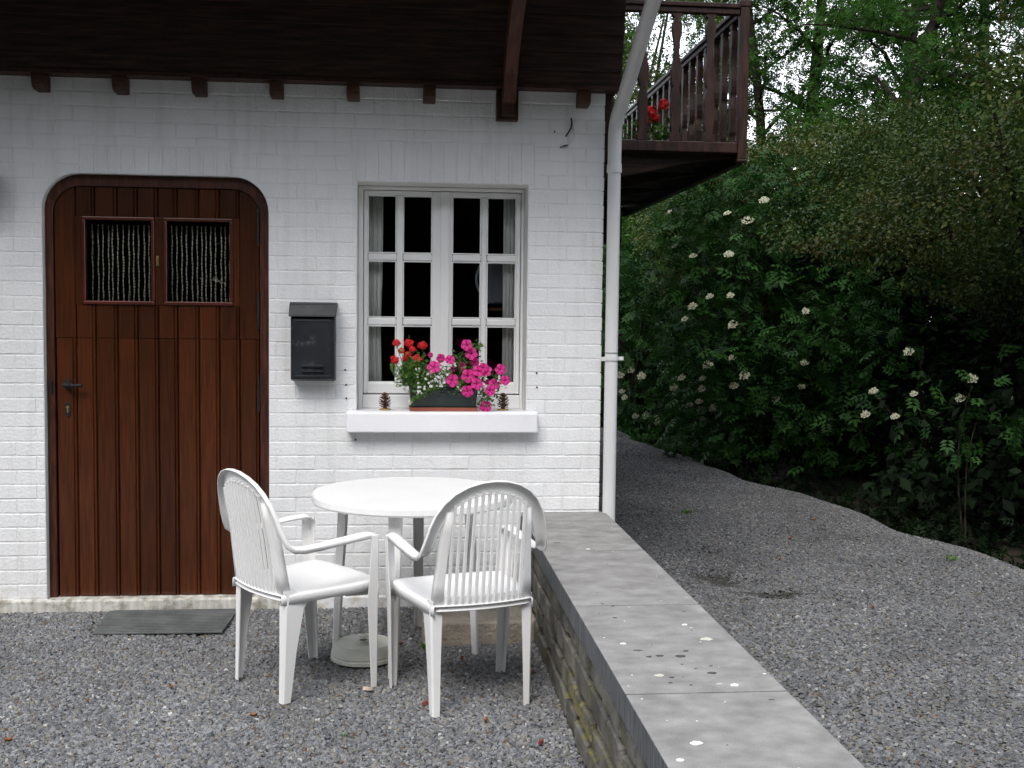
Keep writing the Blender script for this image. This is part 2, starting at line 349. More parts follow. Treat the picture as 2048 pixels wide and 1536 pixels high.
def gravel(name, label, region, dens, size, seed, M_gs):
    """region: (V, F, per-vertex density 0..1)"""
    V, F, D = region
    me = npmesh(name, V, F, None); a = me.attributes.new('dens', 'FLOAT', 'POINT'); a.data.foreach_set('value', np.asarray(D, np.float32))
    me.materials.append(M_gs); o = link(name, me); tag(o, label, kind='stuff')
    ng = bpy.data.node_groups.new(name, 'GeometryNodeTree'); I = ng.interface
    I.new_socket('Geometry', in_out='INPUT', socket_type='NodeSocketGeometry'); I.new_socket('Geometry', in_out='OUTPUT', socket_type='NodeSocketGeometry')
    N = ng.nodes; K = ng.links.new; gi = N.new('NodeGroupInput'); go = N.new('NodeGroupOutput')
    dp = N.new('GeometryNodeDistributePointsOnFaces'); dp.inputs['Density'].default_value = dens; dp.inputs['Seed'].default_value = seed
    na = N.new('GeometryNodeInputNamedAttribute'); na.data_type = 'FLOAT'; na.inputs[0].default_value = 'dens'
    mu = N.new('ShaderNodeMath'); mu.operation = 'MULTIPLY'; mu.inputs[1].default_value = dens; K(na.outputs[0], mu.inputs[0]); K(mu.outputs[0], dp.inputs['Density'])
    K(gi.outputs[0], dp.inputs['Mesh'])
    gt = N.new('GeometryNodeGeometryToInstance')
    for k in range(4):
        ic = N.new('GeometryNodeMeshIcoSphere'); ic.inputs['Subdivisions'].default_value = 2 if k < 2 else 1; ic.inputs['Radius'].default_value = .5
        sp_ = N.new('GeometryNodeSetPosition'); ps = N.new('GeometryNodeInputPosition'); nn = N.new('ShaderNodeTexNoise'); nn.noise_dimensions = '4D'
        nn.inputs['W'].default_value = k * 3.7 + seed; nn.inputs['Scale'].default_value = 1.6; nn.inputs['Detail'].default_value = 1
        K(ps.outputs[0], nn.inputs['Vector']); sb = N.new('ShaderNodeVectorMath'); sb.operation = 'SUBTRACT'; sb.inputs[1].default_value = (.5, .5, .5)
        K(nn.outputs['Color'], sb.inputs[0]); sc = N.new('ShaderNodeVectorMath'); sc.operation = 'SCALE'; sc.inputs['Scale'].default_value = 1.5
        K(sb.outputs[0], sc.inputs[0]); K(ic.outputs[0], sp_.inputs['Geometry']); K(sc.outputs[0], sp_.inputs['Offset'])
        sm = N.new('GeometryNodeSetMaterial'); sm.inputs['Material'].default_value = M_gs; K(sp_.outputs[0], sm.inputs[0]); K(sm.outputs[0], gt.inputs[0])
        gt = gt
    # one instance per variant
    for l_ in list(ng.links):
        if l_.to_node == gt: ng.links.remove(l_)
    jg = N.new('GeometryNodeJoinGeometry')
    for sm in [n for n in N if n.bl_idname == 'GeometryNodeSetMaterial']:
        g2 = N.new('GeometryNodeGeometryToInstance'); K(sm.outputs[0], g2.inputs[0]); K(g2.outputs[0], jg.inputs[0])
    N.remove(gt)
    ip = N.new('GeometryNodeInstanceOnPoints'); K(dp.outputs['Points'], ip.inputs['Points']); K(jg.outputs[0], ip.inputs['Instance']); ip.inputs['Pick Instance'].default_value = True
    ri = N.new('FunctionNodeRandomValue'); ri.data_type = 'INT'; ri.inputs[4].default_value = 0; ri.inputs[5].default_value = 3; K(ri.outputs[2], ip.inputs['Instance Index'])
    rr = N.new('FunctionNodeRandomValue'); rr.data_type = 'FLOAT_VECTOR'; rr.inputs[0].default_value = (-.6, -.6, 0); rr.inputs[1].default_value = (.6, .6, 6.28); K(rr.outputs[0], ip.inputs['Rotation'])
    rs = N.new('FunctionNodeRandomValue'); rs.data_type = 'FLOAT_VECTOR'; rs.inputs[0].default_value = (.55 * size, .5 * size, .35 * size); rs.inputs[1].default_value = (1.55 * size, 1.25 * size, .8 * size); rs.inputs['Seed'].default_value = 5
    K(rs.outputs[0], ip.inputs['Scale']); K(ip.outputs[0], go.inputs[0])
    md = o.modifiers.new('gravel', 'NODES'); md.node_group = ng
    return o
def region(x0, x1, y0, y1, st, fn):
    xs = np.arange(x0, x1 + 1e-6, st); ys = np.arange(y0, y1 + 1e-6, st); nx = len(xs)
    V = np.array([(x, y, ground_z(x, y) + .004) for y in ys for x in xs]); D = [fn(x, y) for y in ys for x in xs]
    F = [(j * nx + i, j * nx + i + 1, (j + 1) * nx + i + 1, (j + 1) * nx + i) for j in range(len(ys) - 1) for i in range(nx - 1)]
    return V, F, D
gravel('courtyard_gravel', 'loose grey gravel in the courtyard before the door', region(-2.7, .6, -2.6, -.02, .06, lambda x, y: 1 - (.8 if (-1.45 < x < -.84 and -.44 < y) else 0)), 9200, .0178, 1, M_gy)
def pd(x, y):
    d = 1.0 if y < 3 else max(.35, 1 - (y - 3) * .12)
    for a, b, ra, rb in DIPS: d *= 1 - .65 * math.exp(-((x - a) / ra) ** 2 - ((y - b) / rb) ** 2)
    if x > edge_x(y) + .04: d *= .25
    if x > edge_x(y) + .12: d *= .08
    return d
gravel('path_gravel', 'loose grey gravel on the path beside the house', region(1.03, 4.2, -2.4, 9.4, .07, pd), 7000, .0170, 2, M_gp)

# ------------------------------------------------------------------ house
house = tag(empty('house', (0, 0, 0)), 'white painted brick house with dark timber cladding, red wooden door and corner balcony', 'house')
DX0, DX1, DZ1, DR = -1.765, -.680, 2.165, .175      # door opening
WX0, WX1, WZ0, WZ1 = -.247, .613, 1.006, 2.157        # window opening
XC = 1.0                                              # wall corner
def door_path(r=DR, x0=DX0, x1=DX1, z1=DZ1, zb=.0, n=8):
    p = [(x0, zb)]
    for i in range(n + 1):
        a = math.pi - i * math.pi / 2 / n; p.append((x0 + r + r * math.cos(a), z1 - r + r * math.sin(a)))
    for i in range(n + 1):
        a = math.pi / 2 - i * math.pi / 2 / n; p.append((x1 - r + r * math.cos(a), z1 - r + r * math.sin(a)))
    p.append((x1, zb)); return p
# wall: front sheet with openings, reveals
bm = bmesh.new()
YM = .0020
outer = [(-3.6, -.3), (-3.6, 2.75), (XC - .006, 2.75), (XC - .006, -.3), (DX1, -.3)] + door_path()[::-1] + [(DX0, -.3)]
def loop(pts, y): 
    vs = [bm.verts.new((p[0], y, p[1])) for p in pts]; return vs, [bm.edges.new((vs[i], vs[(i + 1) % len(vs)])) for i in range(len(vs))]
_, e1 = loop(outer, YM); _, e2 = loop([(WX0, WZ0 - .1), (WX0, WZ1), (WX1, WZ1), (WX1, WZ0 - .1)], YM)
bmesh.ops.triangle_fill(bm, use_beauty=True, use_dissolve=False, edges=e1 + e2)
me = bpy.data.meshes.new('wall'); bm.to_mesh(me); bm.free(); me.materials.append(M_mortar)
for p in me.polygons:
    pass
wall = link('wall', me, house)
rv = MB()
dp_ = door_path(zb=-.05)
rv.grid([[(x, YM, z) for x, z in dp_], [(x, .16, z) for x, z in dp_]])
wp = [(WX0, WZ0), (WX0, WZ1), (WX1, WZ1), (WX1, WZ0), (WX0, WZ0)]
rv.grid([[(x, YM, z) for x, z in wp], [(x, .32, z) for x, z in wp]])
rv.build('reveal', M_reveal, house, fix=False)
sw = MB().box(XC - .30, XC - .006, YM + .002, 6.9, -.3, 5.2).box(-3.6, -3.35, YM + .002, 6.9, -.3, 5.2).box(-3.35, XC - .3, 6.65, 6.9, -.3, 5.2)
sw.box(-3.35, XC - .3, .33, 6.65, -.25, .05).box(-3.35, XC - .3, .33, 6.65, 2.42, 2.6)
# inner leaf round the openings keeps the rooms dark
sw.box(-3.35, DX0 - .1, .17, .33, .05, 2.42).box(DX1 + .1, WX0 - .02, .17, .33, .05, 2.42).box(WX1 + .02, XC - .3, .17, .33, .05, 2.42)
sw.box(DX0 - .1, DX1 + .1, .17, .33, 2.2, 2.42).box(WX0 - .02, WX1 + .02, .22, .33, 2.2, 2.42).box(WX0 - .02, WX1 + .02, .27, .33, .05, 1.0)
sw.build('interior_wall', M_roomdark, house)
MB().box(-.60, -.52, .34, 5.9, .06, 2.41).build('partition', M_room, house)

# bricks
MOD, LEN, J = .0712, .1935, .0046
def arcx_left(z):
    k = z - (DZ1 - DR)
    return DX0 if k <= 0 else (1e9 if k >= DR else DX0 + DR - math.sqrt(max(0, DR * DR - k * k)))
def sub(rects, h):
    out = []
    for (a, b, c, d) in rects:
        if b <= h[0] or a >= h[1] or d <= h[2] or c >= h[3]: out.append((a, b, c, d)); continue
        if a < h[0]: out.append((a, h[0] - .001, c, d))
        if b > h[1]: out.append((h[1] + .001, b, c, d))
        aa, bb = max(a, h[0]), min(b, h[1])
        if c < h[2]: out.append((aa, bb, c, h[2] - .001))
        if d > h[3]: out.append((aa, bb, h[3] + .001, d))
    return [r for r in out if r[1] - r[0] > .012 and r[3] - r[2] > .014]
var = []
for k in range(6):
    w, h = .1935 - J, MOD - J
    q = [(-w / 2 + random.uniform(0, .003), -h / 2 + random.uniform(0, .002)), (0, -h / 2 + random.uniform(0, .0015)), (w / 2 - random.uniform(0, .003), -h / 2 + random.uniform(0, .002)),
         (w / 2 - random.uniform(0, .003), h / 2 - random.uniform(0, .002)), (0, h / 2 - random.uniform(0, .0015)), (-w / 2 + random.uniform(0, .003), h / 2 - random.uniform(0, .002))]
    var.append(MB().bevprism(q, .014, -.0002, .0025, .0022).mesh('brick', M_paint))
full, rest = [], MB()
SOLD = [(-.272, .640, WZ1, 2.362), (-1.585, -.865, DZ1, 2.300)]
HOLES = [(WX0, WX1, .9, WZ1), (-.296, .669, .903, 1.012), (DX0, DX1, -.1, DZ1 - DR), (DX0 + DR, DX1 - DR, DZ1 - DR - .1, DZ1)] + SOLD
for k in range(1, 38):
    z0 = k * MOD; z1 = z0 + MOD - J
    if z0 > 2.66: break
    x = XC - (0 if k % 2 else LEN / 2)
    first = k % 2 == 0
    if first:
        cells = [(XC - LEN / 2 + J, XC, z0, z1)]
    else: cells = []
    while x > -3.0:
        cells.append((x - LEN + J, x, z0, z1)); x -= LEN
    for ci, cell in enumerate(cells):
        if cell[1] < -2.75: continue
        if cell[1] > .64 and z1 < .49: continue            # behind the low wall
        for r in sub([cell], (99, 100, 99, 100)) if False else [cell]:
            rs = [r]
            for h in HOLES: rs = sub(rs, h)
            for (a, b, c, d) in rs:
                corner = None
                if a < DX0 + DR and b > DX0 and d > DZ1 - DR and c < DZ1 and b < -1.2: corner = 'l'
                if b > DX1 - DR and a < DX1 and d > DZ1 - DR and c < DZ1 and a > -1.2: corner = 'r'
                if corner:
                    al = a if corner == 'l' else DX0 + DX1 - b      # mirrored start of the piece
                    zc0 = c
                    if al > DX0:
                        kk = DX0 + DR - al
                        zc0 = max(c, DZ1 - DR + math.sqrt(max(0, DR * DR - kk * kk)) + .004) if kk > 0 else c
                    if zc0 > d - .012: continue
                    c = zc0
                    zz = [c + (d - c) * i / 6 for i in range(7)]
                    if corner == 'l': pts = [(a, c)] + [(min(b, arcx_left(z)), z) for z in zz] + [(a, d)]
                    else: pts = [(b, d)] + [(max(a, DX0 + DX1 - arcx_left(z)), z) for z in zz[::-1]] + [(b, c)]
                    pts = [p for i, p in enumerate(pts) if i == 0 or (abs(p[0] - pts[i - 1][0]) + abs(p[1] - pts[i - 1][1]) > 1e-4)]
                    if max(p[0] for p in pts) - min(p[0] for p in pts) < .015: continue
                    rest.bevprism(pts, .014, 0, .002, .003); continue
                if b - a > LEN - J - .002 and d - c > MOD - J - .002:
                    full.append((a, b, c, d))
                else:
                    rest.bevprism([(a, c), (b, c), (b, d), (a, d)], .014, -.0002, .0025, .0022)
def dist(q): return math.hypot((q[0] + q[1]) / 2 - .0, ((q[2] + q[3]) / 2 - 1.4) * .5) + (5 if (q[1] < -1.98) else 0)
sold = []
for (a, b, c, d) in SOLD:
    n = round((b - a) / .0651)
    st = (b - a) / n
    for i in range(n): sold.append((a + i * st, a + (i + 1) * st - J * .8, c + .001, d - J))
full.sort(key=dist)
NF = 298 - len(sold)
for q in full[:NF]:
    o = link('brick', random.choice(var), house); o.location = ((q[0] + q[1]) / 2, random.uniform(-.0012, .0012), (q[2] + q[3]) / 2 + random.uniform(-.0006, .0006))
    o.rotation_euler = (random.uniform(-.012, .012), random.uniform(-.004, .004), random.uniform(-.006, .006))
for (a, b, c, d) in full[NF:]: rest.bevprism([(a, c), (b, c), (b, d), (a, d)], .014, -.0002, .0025, .0022)
for a, b, c, d in sold:
    MB().bevprism([(a, c), (b, c), (b, d), (a, d)], .014, 0, .003, .0025).build('brick', M_paint, house)
tag(rest.build('bricks', M_paint, house), kind='stuff')
# plugs left in the wall
for (x, z) in [(-.303, 1.215), (-.298, 1.14), (-.297, 1.072), (.666, 1.205), (.668, 1.131), (.742, 2.425), (.775, 2.35), (-.25, .862)]:
    MB().tube([(x, -.004, z), (x, .004, z)], .0048, 8).build('wall_plug', M_cable, house)

# sill, threshold, plinth under door
MB().prism([(-.07, .905), (.004, .905), (.004, 1.012), (-.055, 1.010), (-.07, 1.003)], -.293, .666, 'x').build('window_sill', M_sill, house, bevel=.006)
MB().box(WX0 + .002, WX1 - .002, .004, .20, .93, 1.0085).build('sill_top', M_sill, house)
MB().box(-2.1, -.60, -.022, .16, -.06, .064).build('door_step', M_plinth, house, bevel=.008)
MB().box(-.598, .60, -.012, .004, -.1, .062).build('plinth', M_paint, house, bevel=.006)
MB().box(-3.2, -2.102, -.012, .004, -.1, .062).build('plinth', M_paint, house, bevel=.006)

# ---- window
win = link('window', None, house)
YF = .19
fr = MB()
fr.box(WX0 + .001, -.222, YF - .012, .26, 1.0, 2.155).box(.598, WX1 - .001, YF - .012, .26, 1.0, 2.155).box(-.222, .598, YF - .012, .26, 2.137, 2.155).box(-.222, .598, YF - .018, .26, 1.009, 1.078)
fr.build('window_frame', M_winpaint, win, bevel=.004)
cols = [(-.200, -.051), (-.018, .134), (.237, .389), (.419, .574)]
rows = [(1.813, 2.112), (1.479, 1.775), (1.140, 1.439)]
def sash(x0, x1, cA, cB):
    s = MB(); y0, y1 = YF, YF + .045
    s.box(x0, cA[0], y0, y1, 1.084, 2.134).box(cB[1], x1, y0, y1, 1.084, 2.134)
    s.box(cA[0], cB[1], y0, y1, 2.112, 2.134).box(cA[0], cB[1], y0, y1, 1.084, 1.140)
    s.build('sash', M_winpaint, win, bevel=.005)
    b = MB(); b.box(cA[1] + .001, cB[0] - .001, y0 + .004, y1 - .004, 1.141, 2.111)
    b.build('glazing_bar', M_winpaint, win, bevel=.007)
    for z0, z1 in ((1.439, 1.479), (1.775, 1.813)):
        for (a, c) in (cA, cB):
            MB().box(a + .001, c, y0 + .006, y1 - .006, z0 + .002, z1 - .002).build('glazing_bar', M_winpaint, win, bevel=.007)
    # glazing rebate: thin inner lip round each pane, then the pane
    for (a, c) in (cA, cB):
        for (z0, z1) in rows:
            l = MB(); w = .006
            l.box(a, a + w, y0 + .012, y1 - .008, z0, z1).box(c - w, c, y0 + .012, y1 - .008, z0, z1).box(a + w, c - w, y0 + .012, y1 - .008, z0, z0 + w).box(a + w, c - w, y0 + .012, y1 - .008, z1 - w, z1)
            l.build('glazing_bead', M_winpaint, win)
            p = MB().add([(a + w, y0 + .022, z0 + w), (c - w, y0 + .0225, z0 + w), (c - w, y0 + .0225, z1 - w), (a + w, y0 + .022, z1 - w)], [(0, 1, 2, 3)])
            p.build('pane', M_glass, win, fix=False)
sash(-.219, .196, cols[0], cols[1]); sash(.200, .595, cols[2], cols[3])
MB().box(.176, .222, YF - .014, YF - .001, 1.084, 2.134).build('meeting_strip', M_winpaint, win, bevel=.004)

# ---- door
door = link('door', None, house)
YD = .052
def band(outer, inner, y0, y1):
    b = MB(); n = len(outer)
    b.add([(x, y0, z) for x, z in outer] + [(x, y0, z) for x, z in inner] + [(x, y1, z) for x, z in outer] + [(x, y1, z) for x, z in inner],
          [(i, i + 1, n + i + 1, n + i) for i in range(n - 1)] + [(2 * n + i, 3 * n + i, 3 * n + i + 1, 2 * n + i + 1) for i in range(n - 1)] +
          [(n + i, n + i + 1, 3 * n + i + 1, 3 * n + i) for i in range(n - 1)] + [(i, 2 * n + i, 2 * n + i + 1, i + 1) for i in range(n - 1)] + [(0, n, 3 * n, 2 * n), (n - 1, 3 * n - 1, 4 * n - 1, 2 * n - 1)])
    return b
fx0, fx1, fz1 = -1.762, -.684, 2.160
po = door_path(.172, fx0, fx1, fz1, .065); pi_ = door_path(.135, fx0 + .036, fx1 - .044, fz1 - .052, .065)
# the frame is made of left post, head and right post, jointed near the corners
def cut(lo, hi, name):
    o_, i_ = po[lo:hi], pi_[lo:hi]; b = band(o_, i_, YD - .012, YD + .09); b.build(name, M_doorframe, door, smooth=30, bevel=.003)
cut(0, 4, 'door_frame'); cut(3, 17, 'door_frame'); cut(16, 20, 'door_frame')
pcx = [fx0 + .040, -1.624, -1.530, -1.424, -1.326, -1.227, -1.133, -1.029, -.929, -.829, fx1 - .048]
DT, DRi = fz1 - .055, .13
lx, rx = pcx[0], pcx[-1]
def topz(x):
    if x < lx + DRi: k = lx + DRi - x; return DT - DRi + math.sqrt(max(0, DRi ** 2 - k * k))
    if x > rx - DRi: k = x - rx + DRi; return DT - DRi + math.sqrt(max(0, DRi ** 2 - k * k))
    return DT
SPL = 1.363
WL, WR = (-1.589, -1.243), (-1.198, -.862)      # moulded frames of the two small windows
WZa, WZb = 1.529, 1.962
def plank(a, b, z0, zt):
    """board with a beaded right edge; zt: function of x"""
    xs_ = [a + .0015, a + .006, b - .020, b - .0165, b - .0165, b - .011, b - .006, b - .0015]
    ys_ = [YD + .006, YD, YD, YD + .006, YD + .006, YD, YD, YD + .007]
    m_ = MB(); n = len(xs_)
    P = [[(x, y, z0) for x, y in zip(xs_, ys_)], [(x, y, zt(x)) for x, y in zip(xs_, ys_)], [(x, YD + .03, zt(x)) for x in xs_]]
    m_.grid(P); m_.add([(x, y, z0) for x, y in zip(xs_, ys_)] + [(xs_[-1], YD + .03, z0), (xs_[0], YD + .03, z0)], [tuple(range(n + 2))])
    return m_
for i in range(10):
    a, b = pcx[i], pcx[i + 1]
    plank(a, b, .068, lambda x: SPL - .0015).build('plank', M_door, door, smooth=30)
    if i in (0, 9):
        n_ = 8; m_ = MB()
        xs_ = [a + .0015 + (b - a - .003) * k / n_ for k in range(n_ + 1)]
        m_.grid([[(x, YD, SPL + .0015) for x in xs_], [(x, YD, topz(x)) for x in xs_], [(x, YD + .03, topz(x)) for x in xs_]])
        m_.build('plank', M_door, door, smooth=30)
    else:
        mid = (a + b) / 2
        plank(a, b, SPL + .0015, lambda x: WZa - .002).build('plank', M_door, door, smooth=30)
        plank(a, b, WZb + .002, lambda x: DT).build('plank', M_door, door, smooth=30)
for x0, x1 in ((pcx[1] + .001, WL[0] - .001), (WR[1] + .001, pcx[9] - .001)):
    MB().box(x0, x1, YD, YD + .03, WZa - .001, WZb + .001).build('plank', M_door, door)
MB().box(WL[1] + .001, WR[0] - .001, YD - .001, YD + .03, WZa - .001, WZb + .001).build('mullion', M_door, door, bevel=.003)
back = MB(); back.box(lx, WL[0] + .012, YD + .031, YD + .05, .068, 2.0).box(WR[1] - .012, rx, YD + .031, YD + .05, .068, 2.0).box(WL[0] + .012, WR[1] - .012, YD + .031, YD + .05, .068, WZa + .012)
back.box(lx + .08, rx - .08, YD + .031, YD + .05, 1.965, 2.09).box(WL[1] - .012, WR[0] + .012, YD + .031, YD + .05, WZa, WZb)
back.build('door_backing', M_roomdark, door)
for (a, b) in (WL, WR):
    for kk, (x0, x1, z0, z1) in enumerate(((a, b, WZb - .017, WZb), (a, b, WZa, WZa + .019), (a, a + .015, WZa + .019, WZb - .017), (b - .015, b, WZa + .019, WZb - .017))):
        MB().box(x0, x1, YD - .011, YD + .03, z0, z1).build('moulding', M_redtrim, door, bevel=.005, seg=3)
    p = MB().add([(a + .01, YD + .012, WZa + .01), (b - .01, YD + .012, WZa + .01), (b - .01, YD + .012, WZb - .01), (a + .01, YD + .012, WZb - .01)], [(0, 1, 2, 3)])
    p.build('pane', M_glass, door, fix=False)
# hinges
for (z0, z1) in ((1.837, 2.014), (1.425, 1.586), (1.005, 1.171)):
    h = MB(); x = rx - .004
    h.tube([(x, YD - .012, z0), (x, YD - .012, z1)], .0065, 10)
    for k in range(5): zz = z0 + (z1 - z0) * (k + .5) / 5; h.tube([(x, YD - .012, zz - .004), (x, YD - .012, zz + .004)], .0085, 10)
    h.lathe([(.001, -.012), (.006, -.006), (.004, 0)], 8, (x, YD - .012, z0)); h.lathe([(.004, 0), (.006, .006), (.001, .012)], 8, (x, YD - .012, z1))
    h.build('hinge', M_iron, door, smooth=40)
# lever handle with twisted grip on a lobed rose
h = MB(); hx, hz = -1.667, 1.130
n = 24; ring = [(hx + (.021 + .0035 * math.cos(6 * t)) * math.cos(t), hz + (.026 + .0035 * math.cos(6 * t)) * math.sin(t)) for t in [2 * math.pi * k / n for k in range(n)]]
h.prism(ring, YD - .006, YD + .001)
h.tube([(hx, YD - .004, hz), (hx, YD - .040, hz)], [.012, .009], 12)
h.lathe([(.002, -.0), (.010, .003), (.0135, .010), (.012, .018), (.004, .022)], 12, (hx, YD - .045, hz - .012))
pts = [(hx + .008 + .07 * k / 14, YD - .043, hz - .002 * math.sin(k / 14 * 3)) for k in range(15)]
h.tube(pts, [.0075 + .0022 * (k % 2) for k in range(14)] + [.011], 10)
h.build('handle', M_iron, door, smooth=40)
k_ = MB(); kx, kz = -1.668, 1.009
sh = [(kx - .014, kz - .022), (kx - .008, kz - .033), (kx, kz - .040), (kx + .008, kz - .033), (kx + .014, kz - .022), (kx + .014, kz + .022), (kx + .008, kz + .033), (kx, kz + .038), (kx - .008, kz + .033), (kx - .014, kz + .022)]
k_.prism(sh, YD - .005, YD + .001); k_.build('lock_plate', M_iron, door, bevel=.001)
k2 = MB(); k2.tube([(kx, YD - .0085, kz + .009), (kx, YD - .004, kz + .009)], .0075, 12); k2.box(kx - .0035, kx + .0035, YD - .0085, YD - .004, kz - .018, kz + .004); k2.build('lock_cylinder', M_brass, door)
lt = MB(); lt.box(-1.234, -1.222, YD - .006, YD - .002, 1.722, 1.772); lt.tube([(-1.228, YD - .006, 1.727), (-1.226, YD - .024, 1.735), (-1.226, YD - .024, 1.757), (-1.228, YD - .006, 1.765)], .0035, 8); lt.build('latch', M_brass, door, smooth=40)
bolt = MB(); bolt.tube([(-1.742, YD - .02, 1.09), (-1.742, YD - .02, 1.15)], .006, 8); bolt.build('strike_plate', M_iron, door)

# ---- timber cladding over the jetty
th = math.atan(.10 / .41); cz, cyy = math.cos(th), math.sin(th)
JX = 1.058
def cpt(u, o):      # u up the board plane, o outward
    return (-.10 - u * cyy - o * cz, 2.628 + u * cz - o * cyy)
EXP = .088
for i in range(12):
    u0 = i * EXP
    prof = [cpt(u0 - .008, .019), cpt(u0 + EXP, .004), cpt(u0 + EXP, -.010), cpt(u0 - .008, -.006)]
    b0 = random.uniform(-3.2, -2.4)
    MB().prism(prof, -3.5, JX, 'x').build('board', M_clad, house, bevel=.003)
MB().prism([(-.118, 2.622), (.9, 2.622), (.9, 2.635), (-.118, 2.635)], -3.5, JX - .004, 'x').build('jetty_soffit', M_corbel, house)
MB().prism([(-.125, 2.616), (-.112, 2.616), (-.112, 2.634), (-.125, 2.634)], -3.5, JX + .002, 'x').build('drip_strip', M_corbel, house)
MB().box(XC + .002, JX - .002, -.09, 6.9, 2.640, 5.0).build('side_cladding', M_clad, house)
MB().box(-3.5, JX - .004, -.08, .004, 2.9, 4.0).build('upper_wall', M_roomdark, house)
MB().box(XC + .001, XC + .03, .0, .10, 2.2, 2.62).build('corner_board', M_clad, house)
for x in (-2.49, -2.115, -1.7435, -1.373, -1.0015, -.6335, -.264, .109, .879):
    w = .030
    pr = [(.004, 2.618), (-.105, 2.618), (-.105, 2.586), (-.100, 2.566), (-.088, 2.553), (-.072, 2.547), (.004, 2.545)]
    MB().prism(pr, x - w, x + w, 'x').build('corbel', M_corbel, house, bevel=.004)
MB().box(.443, .553, -.045, .004, 2.468, 2.62).build('brace_plate', M_corbel, house, bevel=.004)
MB().prism([(-.046, 2.485), (-.075, 2.487), (-.080, 2.54), (-.095, 2.541), (-.14, 2.56), (-.16, 2.60), (-.12, 2.63), (-.046, 2.63)], .467, .532, 'x').build('brace_foot', M_corbel, house, bevel=.004)
o_, i_ = [], []
for k in range(11):
    t = k / 10; y = -.10 - .72 * t; z = 2.56 + .50 * t ** .62 + 0 * t
    o_.append((y - .035, z - .02)); i_.append((y + .055, z + .055))
MB().prism(o_ + i_[::-1], .468, .531, 'x').build('knee_brace', M_brace, house, bevel=.004)
# roof, eave boards and gutter (above the frame, they shade the wall head)
MB().prism([(-.98, 3.05), (-.98, 3.17), (3.4, 7.55), (7.8, 3.17), (7.8, 3.05), (7.68, 3.05), (3.4, 7.33), (-.86, 3.05)], -3.9, 1.30, 'x').build('roof', M_roof, house)
for i in range(6): MB().box(-3.85, 1.28, -.96 + i * .15, -.82 + i * .15, 3.06 + .01 + i * .15 * .99 - .05, 3.075 + i * .15 * .99 - .04).build('eave_board', M_clad, house)
gp = [(-1.04 + .06 * math.cos(math.pi + math.pi * k / 10), 3.06 + .06 * math.sin(math.pi + math.pi * k / 10)) for k in range(11)]
gi_ = [(-1.04 + .054 * math.cos(math.pi + math.pi * k / 10), 3.06 + .054 * math.sin(math.pi + math.pi * k / 10)) for k in range(11)]
MB().prism(gp + gi_[::-1], -3.9, 1.32, 'x').build('gutter', M_gutter, house, smooth=40)

# ---- downspout
dsx, dsy = 1.045, -.032
ds = MB(); pts = [(dsx, dsy, -.02), (dsx, dsy, 2.262)]; ds.tube(pts, [.033, .033], 24, False)
ds.build('downspout', M_pvc, house, smooth=40)
ds = MB(); pts = [(dsx, dsy, 2.255), (dsx, dsy, 2.42), (dsx + .001, dsy - .012, 2.458), (dsx + .003, dsy - .05, 2.50), (dsx + .008, dsy - .11, 2.535), (dsx + .020, -.95, 2.95), (dsx + .02, -1.02, 3.01)]
ds.tube(pts, .0345, 24, False); ds.tube([(dsx, dsy, 2.225), (dsx, dsy, 2.262)], .0375, 24); ds.tube([(dsx, dsy, 2.262), (dsx, dsy, 2.268)], [.0375, .035], 24)
ds.build('downspout', M_pvc, house, smooth=40)
for z, br in ((1.283, 1), (2.232, 0)):
    c = MB(); c.tube([(dsx, dsy, z - .009), (dsx, dsy, z + .009)], .0385, 24)
    if br: c.box(dsx + .034, dsx + .062, dsy - .008, dsy + .008, z - .008, z + .010); c.box(dsx - .058, dsx - .034, dsy - .02, dsy - .004, z - .012, z + .008)
    else: c.box(dsx - .004, dsx + .004, dsy - .046, dsy - .036, z - .012, z + .006)
    c.build('pipe_clamp', M_pvc, house, smooth=40)
MB().tube([(dsx, dsy, 1.310), (dsx, dsy, 1.314)], .0343, 24).build('pipe_joint', M_mat, house, smooth=40)

# ---- balcony
balc = link('balcony', None, house)
BX, BY0, BY1, BF, BR = 2.380, 2.20, 6.40, 2.752, 3.690
def baluster_profile(h):
    pr = [(0, 38), (.05, 38), (.062, 24), (.085, 24), (.12, 33), (.18, 32), (.24, 33), (.31, 35), (.37, 27), (.405, 20), (.425, 20), (.44, 27), (.49, 37), (.545, 38), (.60, 29), (.65, 20),
          (.71, 17), (.77, 20), (.83, 30), (.88, 35), (.92, 32), (.945, 22), (.965, 22), (.978, 34), (1, 36)]
    return [(w / 1000., t * h) for t, w in pr]
pf = baluster_profile(BR - BF - .045)
def baluster_mesh(ax):
    pts = [(w, z) for w, z in pf] + [(-w, z) for w, z in pf[::-1]]
    return MB().prism(pts, -.022, .022, ax).mesh('baluster', M_balc, False)
bmy, bmx = baluster_mesh('y'), baluster_mesh('x')
for x in (1.415, 1.658, 1.895, 2.138):
    o = link('baluster', bmy, balc); o.location = (x, BY0, BF + .002)
y = BY0 + .24
while y < BY1 - .1:
    o = link('baluster', bmx, balc); o.location = (BX, y, BF + .002); y += .238
MB().box(1.06, BX - .036, BY0 - .030, BY0 + .030, BR - .045, BR - .005).box(1.06, BX - .036, BY0 - .045, BY0 + .045, BR - .004, BR + .028).build('rail', M_balc, balc, bevel=.006)
MB().box(BX - .030, BX + .030, BY0 + .045, BY1, BR - .045, BR - .005).box(BX - .045, BX + .045, BY0 + .045, BY1, BR - .004, BR + .028).build('rail', M_balc, balc, bevel=.006)
